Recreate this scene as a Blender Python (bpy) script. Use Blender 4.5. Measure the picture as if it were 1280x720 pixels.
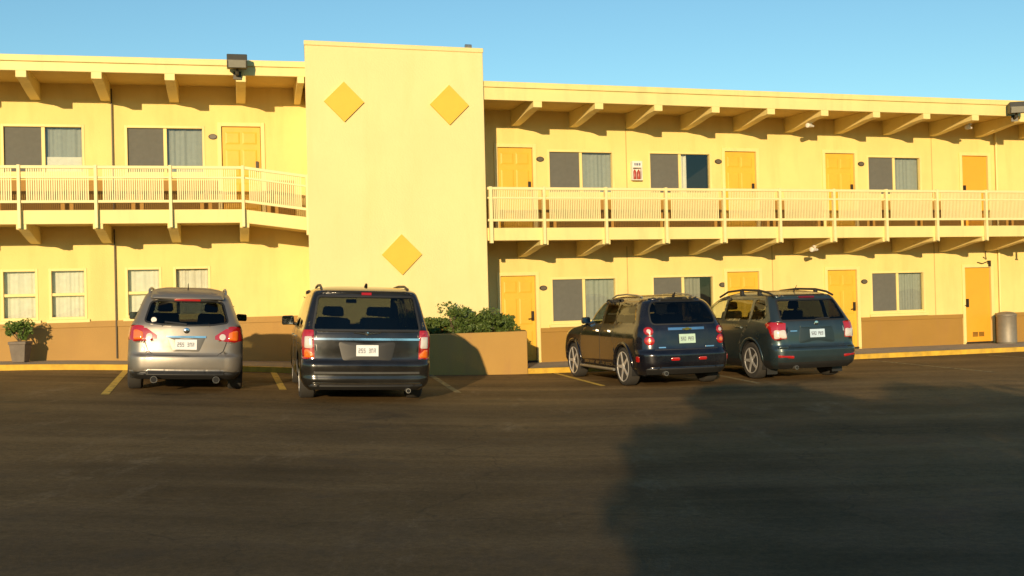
import bpy, bmesh, math, random
import numpy as np
from mathutils import Vector, Matrix, noise as mnoise
R = math.radians
random.seed(7)
for o in list(bpy.data.objects):
    bpy.data.objects.remove(o, do_unlink=True)
S = bpy.context.scene
COL = S.collection

# ------------------------------------------------------------------ camera, sky, sun, exposure
EYE = 1.82
cam_d = bpy.data.cameras.new('camera'); cam = bpy.data.objects.new('camera', cam_d); COL.objects.link(cam)
cam_d.sensor_width = 36.0; cam_d.lens = 36.0 * 1400 / 1280
cam_d.clip_start = 0.1; cam_d.clip_end = 3000
_p, _r = 0.0092, 0.0245
_pit = Matrix.Rotation(_p, 3, 'X')
_right = _pit @ Vector((math.cos(_r), 0, -math.sin(_r)))
_up = _pit @ Vector((math.sin(_r), 0, math.cos(_r)))
_back = _right.cross(_up)
M = Matrix((_right, _up, _back)).transposed().to_4x4(); M.translation = (0, 0, EYE)
cam.matrix_world = M
S.camera = cam

SUN_EL, SUN_AZ = R(10.6), R(7.0)           # light travels towards +Y and 7 degrees to the right
W = bpy.data.worlds.new('World'); S.world = W; W.use_nodes = True
nt = W.node_tree; bg = nt.nodes['Background']
sky = nt.nodes.new('ShaderNodeTexSky'); sky.sky_type = 'NISHITA'; sky.sun_disc = False
sky.sun_elevation = SUN_EL; sky.sun_rotation = math.pi + SUN_AZ
sky.air_density = 1.0; sky.dust_density = 0.0; sky.ozone_density = 0.6
_tint = nt.nodes.new('ShaderNodeMix'); _tint.data_type = 'RGBA'; _tint.blend_type = 'MULTIPLY'; _tint.inputs[0].default_value = 1
_tint.inputs[7].default_value = (.68, 1.06, 1.24, 1)       # the camera's cool white balance of the evening sky
nt.links.new(sky.outputs[0], _tint.inputs[6]); nt.links.new(_tint.outputs[2], bg.inputs[0]); bg.inputs[1].default_value = 0.115
sd = bpy.data.lights.new('sun', 'SUN'); sd.energy = 5.0; sd.angle = R(0.5); sd.color = (1.0, 0.745, 0.43)
sun = bpy.data.objects.new('sun', sd); COL.objects.link(sun)
_trav = Vector((math.sin(SUN_AZ) * math.cos(SUN_EL), math.cos(SUN_AZ) * math.cos(SUN_EL), -math.sin(SUN_EL)))
sun.rotation_euler = _trav.to_track_quat('-Z', 'Y').to_euler()
sun.location = (-4, -40, 12)
S.view_settings.view_transform = 'Standard'; S.view_settings.look = 'None'
S.view_settings.exposure = 0.12; S.view_settings.gamma = 1.0; S.view_settings.use_curve_mapping = False
S.render.engine = 'CYCLES'
S.render.resolution_x = 1024; S.render.resolution_y = 576

# ------------------------------------------------------------------ materials
def nodes(name):
    m = bpy.data.materials.new(name); m.use_nodes = True
    return m, m.node_tree, m.node_tree.nodes['Principled BSDF']
def N(t, kind, **kw):
    n = t.nodes.new(kind)
    for k, v in kw.items(): setattr(n, k, v)
    return n
def noise_fac(t, scale, detail=4, rough=.55, vec=None, stretch=None):
    tc = N(t, 'ShaderNodeTexCoord'); src = tc.outputs['Object']
    if stretch:
        mp = N(t, 'ShaderNodeMapping'); mp.inputs['Scale'].default_value = stretch
        t.links.new(src, mp.inputs[0]); src = mp.outputs[0]
    n = N(t, 'ShaderNodeTexNoise'); n.inputs['Scale'].default_value = scale
    n.inputs['Detail'].default_value = detail; n.inputs['Roughness'].default_value = rough
    t.links.new(src, n.inputs['Vector']); return n.outputs['Fac']
def ramp(t, fac, stops):
    r = N(t, 'ShaderNodeValToRGB'); e = r.color_ramp.elements
    e[0].position, e[0].color = stops[0][0], (*stops[0][1], 1)
    e[1].position, e[1].color = stops[-1][0], (*stops[-1][1], 1)
    for p, c in stops[1:-1]:
        x = e.new(p); x.color = (*c, 1)
    t.links.new(fac, r.inputs[0]); return r.outputs[0]
def mixc(t, fac, a, b, mode='MIX'):
    n = N(t, 'ShaderNodeMix', data_type='RGBA', blend_type=mode)
    for i, v in ((0, fac), (6, a), (7, b)):
        if hasattr(v, 'links') or hasattr(v, 'is_linked'): t.links.new(v, n.inputs[i])
        else: n.inputs[i].default_value = v if i == 0 else (*v, 1)
    return n.outputs[2]
def bump(t, bsdf, fac, dist, strength=.5):
    b = N(t, 'ShaderNodeBump'); b.inputs['Distance'].default_value = dist; b.inputs['Strength'].default_value = strength
    t.links.new(fac, b.inputs['Height']); t.links.new(b.outputs[0], bsdf.inputs['Normal'])
def painted(name, col, rough=.7, var=.10, scale=1.6, bmp=.004, grain=60, dirt=None):
    m, t, b = nodes(name)
    lo = tuple(c * (1 - var) for c in col); hi = tuple(min(1, c * (1 + var * .6)) for c in col)
    c = ramp(t, noise_fac(t, scale, 6, .6), [(.3, lo), (.7, hi)])
    if dirt:
        f = noise_fac(t, 1.0, 5, .6, stretch=(2.2, 2.2, .35))
        c2 = ramp(t, f, [(.50, (0, 0, 0)), (.76, (.5, .5, .5))])
        c = mixc(t, c2, c, dirt)
    t.links.new(c, b.inputs['Base Color']); b.inputs['Roughness'].default_value = rough
    if bmp: bump(t, b, noise_fac(t, grain, 3, .6), bmp, .6)
    return m
def plain(name, col, rough=.5, metal=0, coat=0, spec=.5):
    m, t, b = nodes(name)
    f = noise_fac(t, 9, 3)
    c = ramp(t, f, [(.25, tuple(x * .9 for x in col)), (.75, tuple(min(1, x * 1.06) for x in col))])
    t.links.new(c, b.inputs['Base Color']); b.inputs['Roughness'].default_value = rough
    b.inputs['Metallic'].default_value = metal; b.inputs['Coat Weight'].default_value = coat
    b.inputs['Specular IOR Level'].default_value = spec
    return m
def car_paint(name, col, metal=.5, rough=.32, dust=.12, coat=.8):
    m, t, b = nodes(name)
    f = noise_fac(t, 2.3, 5, .6)
    tc = N(t, 'ShaderNodeTexCoord'); sp = N(t, 'ShaderNodeSeparateXYZ'); t.links.new(tc.outputs['Object'], sp.inputs[0])
    d = ramp(t, f, [(.4, (0, 0, 0)), (.75, (dust, dust, dust))])
    c = mixc(t, d, col, (.26, .22, .17))
    t.links.new(c, b.inputs['Base Color']); b.inputs['Metallic'].default_value = metal
    t.links.new(ramp(t, f, [(.3, (rough * .8,) * 3), (.7, (rough * 1.3,) * 3)]), b.inputs['Roughness'])
    b.inputs['Coat Weight'].default_value = coat; b.inputs['Coat Roughness'].default_value = .08
    return m
def glass(name, tint, refl=1.0, rough=.02, ior=1.5):
    m = bpy.data.materials.new(name); m.use_nodes = True; t = m.node_tree
    t.nodes.remove(t.nodes['Principled BSDF'])
    out = t.nodes['Material Output']
    tr = N(t, 'ShaderNodeBsdfTransparent'); tr.inputs[0].default_value = (*tint, 1)
    gl = N(t, 'ShaderNodeBsdfGlossy'); gl.inputs['Roughness'].default_value = rough; gl.inputs[0].default_value = (refl, refl, refl, 1)
    lw = N(t, 'ShaderNodeLayerWeight'); lw.inputs[0].default_value = .5
    pw = N(t, 'ShaderNodeMath', operation='POWER'); pw.inputs[1].default_value = 5; t.links.new(lw.outputs['Facing'], pw.inputs[0])
    fr = N(t, 'ShaderNodeMath', operation='MULTIPLY_ADD'); f0 = ((ior - 1) / (ior + 1)) ** 2; fr.inputs[1].default_value = 1 - f0; fr.inputs[2].default_value = f0; t.links.new(pw.outputs[0], fr.inputs[0])
    bp = N(t, 'ShaderNodeBump'); bp.inputs['Distance'].default_value = .02; bp.inputs['Strength'].default_value = .08
    t.links.new(noise_fac(t, 1.3, 1), bp.inputs['Height'])
    t.links.new(bp.outputs[0], lw.inputs['Normal']); t.links.new(bp.outputs[0], gl.inputs['Normal'])
    mx = N(t, 'ShaderNodeMixShader'); t.links.new(fr.outputs[0], mx.inputs[0])
    t.links.new(tr.outputs[0], mx.inputs[1]); t.links.new(gl.outputs[0], mx.inputs[2]); t.links.new(mx.outputs[0], out.inputs[0])
    return m

M_WALL = painted('wall_cream', (.78, .605, .225), .78, .085, .8, .006, 38, dirt=(.62, .45, .15))
M_TOWER = painted('tower_cream', (.80, .65, .305), .78, .05, .7, .008, 26, dirt=(.73, .57, .24))
M_TRIM = painted('trim_cream', (.80, .65, .26), .55, .05, 1.5, .002, 50, dirt=(.55, .42, .18))
M_RAIL = painted('rail_cream', (.80, .68, .33), .5, .06, 3, 0)
M_BROWNL = painted('wainscot_light_tan', (.385, .225, .06), .75, .07, 1.2, .004, 40, dirt=(.30, .165, .05))
M_BROWN = painted('wainscot_tan', (.33, .183, .032), .75, .07, 1.2, .004, 40, dirt=(.30, .15, .06))
M_PLANT = painted('planter_tan', (.42, .25, .066), .85, .07, 1.0, .006, 40, dirt=(.33, .17, .08))
M_DOOR = painted('door_yellow', (.74, .425, .04), .5, .09, 1.5, .002, 30, dirt=(.60, .32, .04))
M_DIAM = painted('diamond_gold', (.77, .475, .048), .6, .06, 2, .003, 30)
M_DOOR2 = painted('door_orange', (.76, .36, .03), .45, .05, 2, 0)
M_SOFFIT = painted('soffit_cream', (.70, .52, .19), .8, .08, 1.2, .003, 30)
M_CONC = painted('concrete', (.30, .265, .215), .9, .18, 2.5, .004, 50, dirt=(.16, .14, .11))
M_ROOF = painted('roof_gravel', (.25, .23, .2), .95, .2, 4, .01, 60)
M_CURB = painted('curb_yellow', (.64, .39, .035), .75, .30, 4, .004, 40, dirt=(.25, .19, .08))
M_SCREEN = plain('window_screen', (.115, .117, .104), .9)
M_CURT = plain('curtain_blue_grey', (.33, .34, .31), .95)
M_CURTW = plain('curtain_off_white', (.78, .74, .64), .95)
M_CURTG = plain('curtain_grey_tan', (.30, .28, .24), .95)
M_DARK = plain('dark_room', (.03, .026, .022), .9)
M_PANE = glass('window_glass', (.92, .94, .92), .9, .01)
M_BRONZE = plain('bronze_dark', (.06, .045, .03), .45, .6)
M_LAMPBOX = plain('lamp_housing', (.075, .07, .055), .5, .3)
M_WHITE = plain('white_plastic', (.75, .72, .66), .5)
M_METAL = plain('grey_metal', (.4, .4, .38), .4, .8)
M_TRASH = plain('trash_metal', (.26, .23, .18), .55, .4)
M_RED = plain('red_enamel', (.36, .05, .03), .35)
M_BLACK = plain('black_trim', (.018, .018, .018), .5)
M_RUBBER = plain('tyre_rubber', (.035, .032, .028), .85)
M_UNDER = plain('underbody', (.012, .012, .012), .9)
M_INT = plain('interior_dark', (.03, .029, .027), .85)
M_CHROME = plain('chrome', (.75, .75, .74), .12, 1)
M_RIM = plain('alloy', (.55, .54, .52), .35, .45)
M_RIMC = plain('bright_rim', (.75, .74, .72), .22, .5)
M_PLATE = plain('plate_white', (.72, .74, .74), .45)
M_PLATEG = plain('plate_pale_green', (.45, .62, .50), .45)
M_PLATEB = plain('plate_pale_blue', (.50, .64, .76), .45)
M_INK = plain('plate_ink', (.16, .18, .24), .6)
M_TAILR = plain('lamp_red', (.38, .010, .008), .12, 0, 1, .8)
M_TAILA = plain('lamp_amber', (.78, .16, .015), .12, 0, 1, .8)
M_TAILC = plain('lamp_clear', (.62, .57, .52), .12, 0, 1, .8)
M_TAILD = plain('lamp_dark_red', (.16, .006, .006), .12, 0, 1, .8)
M_MIRG = plain('mirror_glass', (.4, .42, .42), .05, 1)
M_SOIL = plain('soil', (.05, .035, .02), .95)
M_BARK = painted('bark', (.12, .085, .055), .9, .3, 8, .02, 20)

def leafmat(name, a, b, tr=.25):
    m, t, bs = nodes(name)
    oi = N(t, 'ShaderNodeNewGeometry')
    c = ramp(t, oi.outputs['Random Per Island'], [(0, a), (1, b)])
    t.links.new(c, bs.inputs['Base Color']); bs.inputs['Roughness'].default_value = .55
    tl = N(t, 'ShaderNodeBsdfTranslucent'); t.links.new(c, tl.inputs[0])
    mx = N(t, 'ShaderNodeMixShader'); mx.inputs[0].default_value = tr
    t.links.new(bs.outputs[0], mx.inputs[1]); t.links.new(tl.outputs[0], mx.inputs[2])
    t.links.new(mx.outputs[0], t.nodes['Material Output'].inputs[0])
    return m
M_LEAF = leafmat('shrub_leaf', (.045, .085, .014), (.14, .20, .04))
M_LEAF2 = leafmat('pot_leaf', (.07, .13, .02), (.17, .25, .05))
M_LEAF3 = leafmat('tree_leaf', (.03, .055, .012), (.07, .11, .03), .15)

def asphalt():
    m, t, b = nodes('asphalt')
    big = noise_fac(t, .22, 5, .6)
    c = ramp(t, big, [(.3, (.050, .036, .018)), (.68, (.125, .090, .045))])
    streak = noise_fac(t, 1.0, 6, .65, stretch=(.07, .8, 1))
    c = mixc(t, ramp(t, streak, [(.42, (0, 0, 0)), (.68, (.8, .8, .8))]), c, (.170, .125, .066))
    pas = noise_fac(t, 1.0, 2, .5, stretch=(.02, .55, 1))
    c = mixc(t, ramp(t, pas, [(.38, (.55, .55, .55)), (.62, (0, 0, 0))]), c, (.042, .031, .017))
    sc = noise_fac(t, 1.0, 7, .75, stretch=(1.2, .35, 1))
    c = mixc(t, ramp(t, sc, [(.58, (0, 0, 0)), (.70, (.45, .45, .45))]), c, (.19, .155, .105))
    oil = noise_fac(t, .9, 4, .6)
    c = mixc(t, ramp(t, oil, [(.57, (0, 0, 0)), (.72, (.65, .65, .65))]), c, (.022, .018, .013))
    # grazing light put into the colour: brighter from the lane towards the bays
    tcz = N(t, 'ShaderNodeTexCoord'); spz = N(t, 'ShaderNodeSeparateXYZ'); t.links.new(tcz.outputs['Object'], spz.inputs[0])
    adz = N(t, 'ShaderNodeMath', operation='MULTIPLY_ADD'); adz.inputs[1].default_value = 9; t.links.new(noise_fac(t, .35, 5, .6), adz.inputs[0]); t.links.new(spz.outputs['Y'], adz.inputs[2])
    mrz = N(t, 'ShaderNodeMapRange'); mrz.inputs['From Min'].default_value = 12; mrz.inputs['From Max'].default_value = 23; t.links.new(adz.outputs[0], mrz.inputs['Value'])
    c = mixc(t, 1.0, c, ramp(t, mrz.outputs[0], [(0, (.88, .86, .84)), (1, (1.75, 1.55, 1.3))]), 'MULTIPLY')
    fine = noise_fac(t, 55, 3, .8)
    c = mixc(t, .45, c, ramp(t, fine, [(.3, (.55, .55, .55)), (.72, (1.5, 1.45, 1.35))]), 'MULTIPLY')
    grit = noise_fac(t, 17, 5, .8)
    c = mixc(t, .6, c, ramp(t, grit, [(.35, (.6, .6, .6)), (.65, (1.4, 1.38, 1.3))]), 'MULTIPLY')
    # cracks
    tc = N(t, 'ShaderNodeTexCoord'); v = N(t, 'ShaderNodeTexVoronoi', feature='DISTANCE_TO_EDGE'); v.inputs['Scale'].default_value = .23
    w = N(t, 'ShaderNodeMix', data_type='RGBA'); w.inputs[0].default_value = .12
    nz = N(t, 'ShaderNodeTexNoise'); nz.inputs['Scale'].default_value = .8; nz.inputs['Detail'].default_value = 5
    t.links.new(tc.outputs['Object'], nz.inputs[0]); t.links.new(tc.outputs['Object'], w.inputs[6])
    ml = N(t, 'ShaderNodeVectorMath', operation='SCALE'); ml.inputs['Scale'].default_value = 14
    t.links.new(nz.outputs['Color'], ml.inputs[0]); t.links.new(ml.outputs[0], w.inputs[7])
    t.links.new(w.outputs[2], v.inputs['Vector'])
    cr = ramp(t, v.outputs['Distance'], [(0, (.38, .38, .38)), (.004, (0, 0, 0))])
    c = mixc(t, cr, c, (.015, .013, .011))
    t.links.new(c, b.inputs['Base Color'])
    t.links.new(ramp(t, oil, [(.4, (.88, .88, .88)), (.75, (.62, .62, .62))]), b.inputs['Roughness'])
    b.inputs['Specular IOR Level'].default_value = .12
    bump(t, b, fine, .008, .55)
    return m
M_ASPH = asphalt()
def linepaint():
    m, t, b = nodes('line_paint_yellow')
    f = noise_fac(t, 7, 6, .75)
    c = ramp(t, f, [(.36, (.07, .06, .045)), (.46, (.60, .39, .05)), (.75, (.70, .48, .09))])
    t.links.new(c, b.inputs['Base Color']); b.inputs['Roughness'].default_value = .8
    return m
M_LINE = linepaint()
def linepaint2():
    m, t, b = nodes('line_paint_worn')
    f = noise_fac(t, 7, 6, .75)
    c = ramp(t, f, [(.40, (.055, .05, .04)), (.58, (.42, .32, .12))])
    t.links.new(c, b.inputs['Base Color']); b.inputs['Roughness'].default_value = .8
    return m
M_LINEW = linepaint2()

# ------------------------------------------------------------------ object helpers
def world_loc(o):
    v = Vector((0, 0, 0))
    while o is not None:
        v = v + Vector(o.location); o = o.parent
    return v
class MB:
    def __init__(s): s.v = []; s.f = []; s.m = []
    def add(s, vs, fs, mi=0):
        k = len(s.v); s.v += [tuple(map(float, p)) for p in vs]
        for f in fs: s.f.append([i + k for i in f]); s.m.append(mi)
    def box(s, a, b, xf=None, mi=0):
        (x0, y0, z0), (x1, y1, z1) = a, b
        p = [(x0, y0, z0), (x1, y0, z0), (x1, y1, z0), (x0, y1, z0), (x0, y0, z1), (x1, y0, z1), (x1, y1, z1), (x0, y1, z1)]
        if xf: p = [xf(*q) for q in p]
        s.add(p, [(0, 3, 2, 1), (4, 5, 6, 7), (0, 1, 5, 4), (1, 2, 6, 5), (2, 3, 7, 6), (3, 0, 4, 7)], mi)
    def prism(s, pa, pb, mi=0):
        n = len(pa); s.add(list(pa) + list(pb), [tuple(range(n))[::-1], tuple(range(n, 2 * n))] + [(i, (i + 1) % n, n + (i + 1) % n, n + i) for i in range(n)], mi)
    def tube(s, path, r, n=8, mi=0, caps=True):
        path = [Vector(p) for p in path]; rings = []
        rr = r if isinstance(r, (list, tuple)) else [r] * len(path)
        for i, p in enumerate(path):
            d = (path[min(i + 1, len(path) - 1)] - path[max(i - 1, 0)]).normalized()
            u = d.orthogonal().normalized() if abs(d.z) > .95 else d.cross(Vector((0, 0, 1))).normalized()
            w = d.cross(u)
            rings.append([p + rr[i] * (math.cos(2 * math.pi * k / n) * u + math.sin(2 * math.pi * k / n) * w) for k in range(n)])
        vs = [q for g in rings for q in g]
        fs = [(i * n + k, i * n + (k + 1) % n, (i + 1) * n + (k + 1) % n, (i + 1) * n + k) for i in range(len(path) - 1) for k in range(n)]
        if caps: fs += [tuple(range(n))[::-1], tuple(range((len(path) - 1) * n, len(path) * n))]
        s.add(vs, fs, mi)
    def lathe(s, prof, c=(0, 0, 0), n=20, axis='z', mi=0):
        vs = []
        for (r, h) in prof:
            for k in range(n):
                a = 2 * math.pi * k / n; x, y = r * math.cos(a), r * math.sin(a)
                vs.append((c[0] + x, c[1] + y, c[2] + h) if axis == 'z' else (c[0] + h, c[1] + x, c[2] + y) if axis == 'x' else (c[0] + x, c[1] + h, c[2] + y))
        fs = [(i * n + k, i * n + (k + 1) % n, (i + 1) * n + (k + 1) % n, (i + 1) * n + k) for i in range(len(prof) - 1) for k in range(n)]
        fs += [tuple(range(n))[::-1], tuple(range((len(prof) - 1) * n, len(prof) * n))]
        s.add(vs, fs, mi)
    def build(s, name, mats, parent=None, smooth=None, bevel=0, local=False, origin=None, recalc=True):
        if not isinstance(mats, (list, tuple)): mats = [mats]
        a = np.array(s.v)
        if origin is None:
            lo, hi = a.min(0), a.max(0); origin = Vector(((lo[0] + hi[0]) / 2, (lo[1] + hi[1]) / 2, lo[2]))
        else: origin = Vector(origin)
        me = bpy.data.meshes.new(name); me.from_pydata([tuple(p) for p in (a - np.array(origin))], [], s.f)
        for m in mats: me.materials.append(m)
        me.polygons.foreach_set('material_index', s.m)
        bm = bmesh.new(); bm.from_mesh(me)
        if recalc: bmesh.ops.recalc_face_normals(bm, faces=bm.faces)
        if bevel: bmesh.ops.bevel(bm, geom=list(bm.edges), offset=bevel, segments=1, affect='EDGES', clamp_overlap=True)
        if smooth is not None:
            for f in bm.faces: f.smooth = True
            for e in bm.edges:
                if len(e.link_faces) == 2: e.smooth = e.calc_face_angle(0) < R(smooth)
        bm.to_mesh(me); bm.free(); me.update()
        o = bpy.data.objects.new(name, me); COL.objects.link(o)
        if parent is not None:
            o.parent = parent
            o.location = origin - Vector(parent.location) if local == 'rel' else origin if local else origin - world_loc(parent)
        else: o.location = origin
        return o
def tag(o, label=None, cat=None, group=None, kind=None):
    if label: o['label'] = label
    if cat: o['category'] = cat
    if group: o['group'] = group
    if kind: o['kind'] = kind
    return o
def empty(name, loc, rot=(0, 0, 0)):
    o = bpy.data.objects.new(name, None); COL.objects.link(o); o.location = loc; o.rotation_euler = rot
    o.empty_display_size = .3
    return o

# ------------------------------------------------------------------ plan of the place
TH = {'R': .3079, 'L': .2408}; D0 = 26.0
def P(w, u, d, z):                                   # along the wing, out from its wall, up
    th = TH[w]; return (u * math.cos(th) + d * math.sin(th), D0 + u * math.sin(th) - d * math.cos(th), z)
def XF(w): return lambda u, d, z: P(w, u, d, z)
XR, XL = XF('R'), XF('L')
def soft(t, k=.5): return k * math.log1p(math.exp(t / k)) if t < 15 else t
def G(x, y): return .2 + .0487 * (9.6 - soft(9.6 - soft(-x)))     # the lot rises gently to the left

def grid_axis(lo, hi, fine_lo, fine_hi, step):
    a = list(np.arange(fine_lo, fine_hi + 1e-6, step)); g = step
    x = fine_lo
    while x > lo: g *= 1.6; x = max(lo, x - g); a.insert(0, x)
    g = step; x = fine_hi
    while x < hi: g *= 1.6; x = min(hi, x + g); a.append(x)
    return a
ax, ay = grid_axis(-900, 900, -16, 24, .5), grid_axis(-900, 900, 0, 40, 1.0)
mb = MB()
mb.add([(x, y, G(x, y)) for y in ay for x in ax], [(j * len(ax) + i, j * len(ax) + i + 1, (j + 1) * len(ax) + i + 1, (j + 1) * len(ax) + i) for j in range(len(ay) - 1) for i in range(len(ax) - 1)])
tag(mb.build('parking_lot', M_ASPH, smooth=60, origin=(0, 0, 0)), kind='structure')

# pavement and kerb along the building
edge = [P('L', u, 1.72, 0)[:2] for u in np.arange(-18, -6.2, .5)] + [P('R', u, 1.95 + min(.28, (u + 5) * .06), 0)[:2] for u in np.arange(-5, 0, .5)] + [P('R', u, 2.25, 0)[:2] for u in np.arange(.5, 24, .5)]
def offs(pts, k):
    out = []
    for i, p in enumerate(pts):
        a, b = pts[max(i - 1, 0)], pts[min(i + 1, len(pts) - 1)]
        d = Vector((b[0] - a[0], b[1] - a[1])).normalized(); out.append((p[0] - d.y * k, p[1] + d.x * k))
    return out
def strip(e0, e1, z0, z1, mb):                       # z0/z1 above the lot
    n = len(e0); vs = []
    for p, q in zip(e0, e1):
        g = G(*p); vs += [(p[0], p[1], g + z0), (p[0], p[1], g + z1), (q[0], q[1], g + z1), (q[0], q[1], g + z0)]
    fs = []
    for i in range(n - 1):
        a = 4 * i
        for k in range(4): fs.append((a + k, a + 4 + k, a + 4 + (k + 1) % 4, a + (k + 1) % 4))
    fs += [(0, 1, 2, 3), (4 * n - 4, 4 * n - 1, 4 * n - 2, 4 * n - 3)]
    mb.add(vs, fs)
mb = MB(); strip(edge, offs(edge, .15), -.2, .11, mb)
tag(mb.build('kerb', M_CURB, smooth=40), kind='structure')
mb = MB(); strip(offs(edge, .15), offs(edge, 3.2), -.2, .106, mb)
tag(mb.build('pavement', M_CONC, smooth=40), kind='structure')
# painted stall lines
def pline(a, b, w, mat):
    a, b = Vector(a), Vector(b); d = (b - a).normalized(); s = Vector((-d.y, d.x)) * w / 2; mb = MB(); n = 12; vs = []
    for i in range(n + 1):
        p = a.lerp(b, i / n)
        for q in (p - s, p + s): vs.append((q.x, q.y, G(q.x, q.y) + .004))
    mb.add(vs, [(2 * i, 2 * i + 1, 2 * i + 3, 2 * i + 2) for i in range(n)])
    tag(mb.build('stall_line', mat), kind='structure')
for a, b, w, m in (((-7.74, 22.4), (-6.25, 17.1), .12, M_LINE), ((-4.87, 22.7), (-3.86, 18.7), .12, M_LINE), ((-1.75, 23.2), (-.95, 18.9), .11, M_LINEW),
                   ((.86, 23.9), (1.60, 20.2), .10, M_LINE), ((3.85, 23.3), (4.35, 19.9), .10, M_LINEW), ((8.15, 25.6), (9.06, 21.2), .09, M_LINEW), ((11.2, 26.5), (12.2, 22.6), .09, M_LINEW)):
    pline(a, b, w, m)

# ------------------------------------------------------------------ motel
root = empty('motel_building', P('R', -3, 0, .3))
tag(root, 'two storey yellow motel with tower block, balconies and orange doors', 'motel')
def holed_wall(name, w, u0, u1, z0, z1, holes, mat, thick=.22, d=0.0):
    us = sorted({u0, u1} | {h[0] for h in holes} | {h[1] for h in holes}); zs = sorted({z0, z1} | {h[2] for h in holes} | {h[3] for h in holes})
    mb = MB()
    def solid(i, j):
        if i < 0 or j < 0 or i >= len(us) - 1 or j >= len(zs) - 1: return False
        uc, zc = (us[i] + us[i + 1]) / 2, (zs[j] + zs[j + 1]) / 2
        return not any(h[0] < uc < h[1] and h[2] < zc < h[3] for h in holes)
    for i in range(len(us) - 1):
        for j in range(len(zs) - 1):
            if not solid(i, j): continue
            a, b, c, e = us[i], us[i + 1], zs[j], zs[j + 1]
            q = lambda uu, dd, zz: P(w, uu, dd, zz)
            mb.add([q(a, d, c), q(b, d, c), q(b, d, e), q(a, d, e)], [(0, 1, 2, 3)])
            mb.add([q(a, d - thick, c), q(b, d - thick, c), q(b, d - thick, e), q(a, d - thick, e)], [(3, 2, 1, 0)])
            for (di, dj, p1, p2) in ((-1, 0, (a, c), (a, e)), (1, 0, (b, e), (b, c)), (0, -1, (b, c), (a, c)), (0, 1, (a, e), (b, e))):
                if not solid(i + di, j + dj):
                    mb.add([q(p1[0], d, p1[1]), q(p1[0], d - thick, p1[1]), q(p2[0], d - thick, p2[1]), q(p2[0], d, p2[1])], [(0, 1, 2, 3)])
    bmo = mb.build(name, mat, root, recalc=False)
    bm = bmesh.new(); bm.from_mesh(bmo.data); bmesh.ops.remove_doubles(bm, verts=bm.verts, dist=.0005); bm.to_mesh(bmo.data); bm.free()
    return bmo

L_OV = 1.67
ZR = dict(base=.31, deckB=3.073, deckT=3.337, winL=(1.182, 2.289), winU=(4.224, 5.298), doorL=2.339, doorU=5.33, fascB=6.116, roofT=6.515, band=1.106, rail=4.225)
ZL = dict(base=.70, deckB=3.504, deckT=3.771, winL=(1.602, 2.684), winU=(4.66, 5.735), doorU=5.735, fascB=6.53, roofT=6.842, band=1.555, rail=4.657)
# windows: (u0, u1, kind)
winRU = [(.945, 2.645, 'slide'), (3.53, 5.24, 'open'), (9.70, 11.385, 'slide')]
winRL = [(.945, 2.645, 'slide'), (3.54, 5.24, 'gap'), (9.72, 11.40, 'glint')]
doorRU = [(-.28, .58, M_DOOR), (5.60, 6.47, M_DOOR), (8.46, 9.33, M_DOOR), (12.66, 13.49, M_DOOR2)]
doorRL = [(-.28, .58, M_DOOR), (5.58, 6.47, M_DOOR), (8.44, 9.31, M_DOOR), (12.65, 13.49, M_DOOR2)]
extraRU = [(14.95, 16.6, 'slide')]; extraRL = [(14.95, 16.6, 'slide')]
winLU = [(-10.93, -9.28, 'slideW'), (-8.47, -6.81, 'slide'), (-14.1, -12.45, 'slide')]
winLL = [(-10.99, -10.26, 'hung'), (-10.05, -9.29, 'hung'), (-8.52, -7.77, 'hungW'), (-7.53, -6.75, 'hungW'), (-13.5, -12.75, 'hung')]
doorLU = [(-6.46, -5.62, M_DOOR)]

hR = [(a, b, *ZR['winU']) for a, b, k in winRU + extraRU] + [(a, b, *ZR['winL']) for a, b, k in winRL + extraRL]
hR += [(a, b, ZR['deckT'] + .03, ZR['doorU']) for a, b, m in doorRU] + [(a, b, ZR['base'] + .03, ZR['doorL']) for a, b, m in doorRL]
hL = [(a, b, *ZL['winU']) for a, b, k in winLU] + [(a, b, *ZL['winL']) for a, b, k in winLL]
hL += [(a, b, ZL['deckT'] + .03, ZL['doorU']) for a, b, m in doorLU]
holed_wall('wall', 'R', -1.6, 20, -.2, 6.25, hR, M_WALL)
holed_wall('wall', 'L', -18, -3.2, -.2, 6.62, hL, M_WALL)
# rear, side and inner structure so that the rooms are closed
mb = MB(); mb.box((-1.6, -7.5, 0), (20, -7.3, 6.2), XR); mb.box((-18, -7.5, 0), (-3.2, -7.3, 6.6), XL); mb.box((19.8, -7.3, 0), (20, -.23, 6.2), XR); mb.box((-18, -7.3, 0), (-17.8, -.23, 6.6), XL)
mb.build('rear_wall', M_WALL, root)

def proud_band(name, w, segs, z0, z1, d0, d1, mat):
    mb = MB()
    for a, b in segs: mb.box((a, d0, z0), (b, d1, z1), XF(w))
    return mb.build(name, mat, root, bevel=.004)
def gaps(u0, u1, cuts):
    out = []; x = u0
    for a, b in sorted(cuts):
        if a > x: out.append((x, min(a, u1)))
        x = max(x, b)
    if x < u1: out.append((x, u1))
    return out
cR = [(a - .1, b + .1) for a, b, m in doorRL]; cRU = [(a - .1, b + .1) for a, b, m in doorRU]; cLU = [(a - .1, b + .1) for a, b, m in doorLU]
proud_band('wainscot', 'R', gaps(-1.4, 19.8, cR), ZR['base'] - .05, ZR['band'] - .1, 0.002, .016, M_BROWN)
proud_band('wainscot_cap', 'R', gaps(-1.4, 19.8, cR), ZR['band'] - .1, ZR['band'], 0.002, .035, M_BROWN)
proud_band('wainscot', 'R', gaps(-1.1, 19.8, cRU), ZR['deckT'] + .01, ZR['winU'][0] - .11, 0.002, .02, M_BROWN)
proud_band('wainscot', 'L', [(-17.8, -4.4)], .2, ZL['band'] - .13, 0.002, .016, M_BROWNL)
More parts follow.
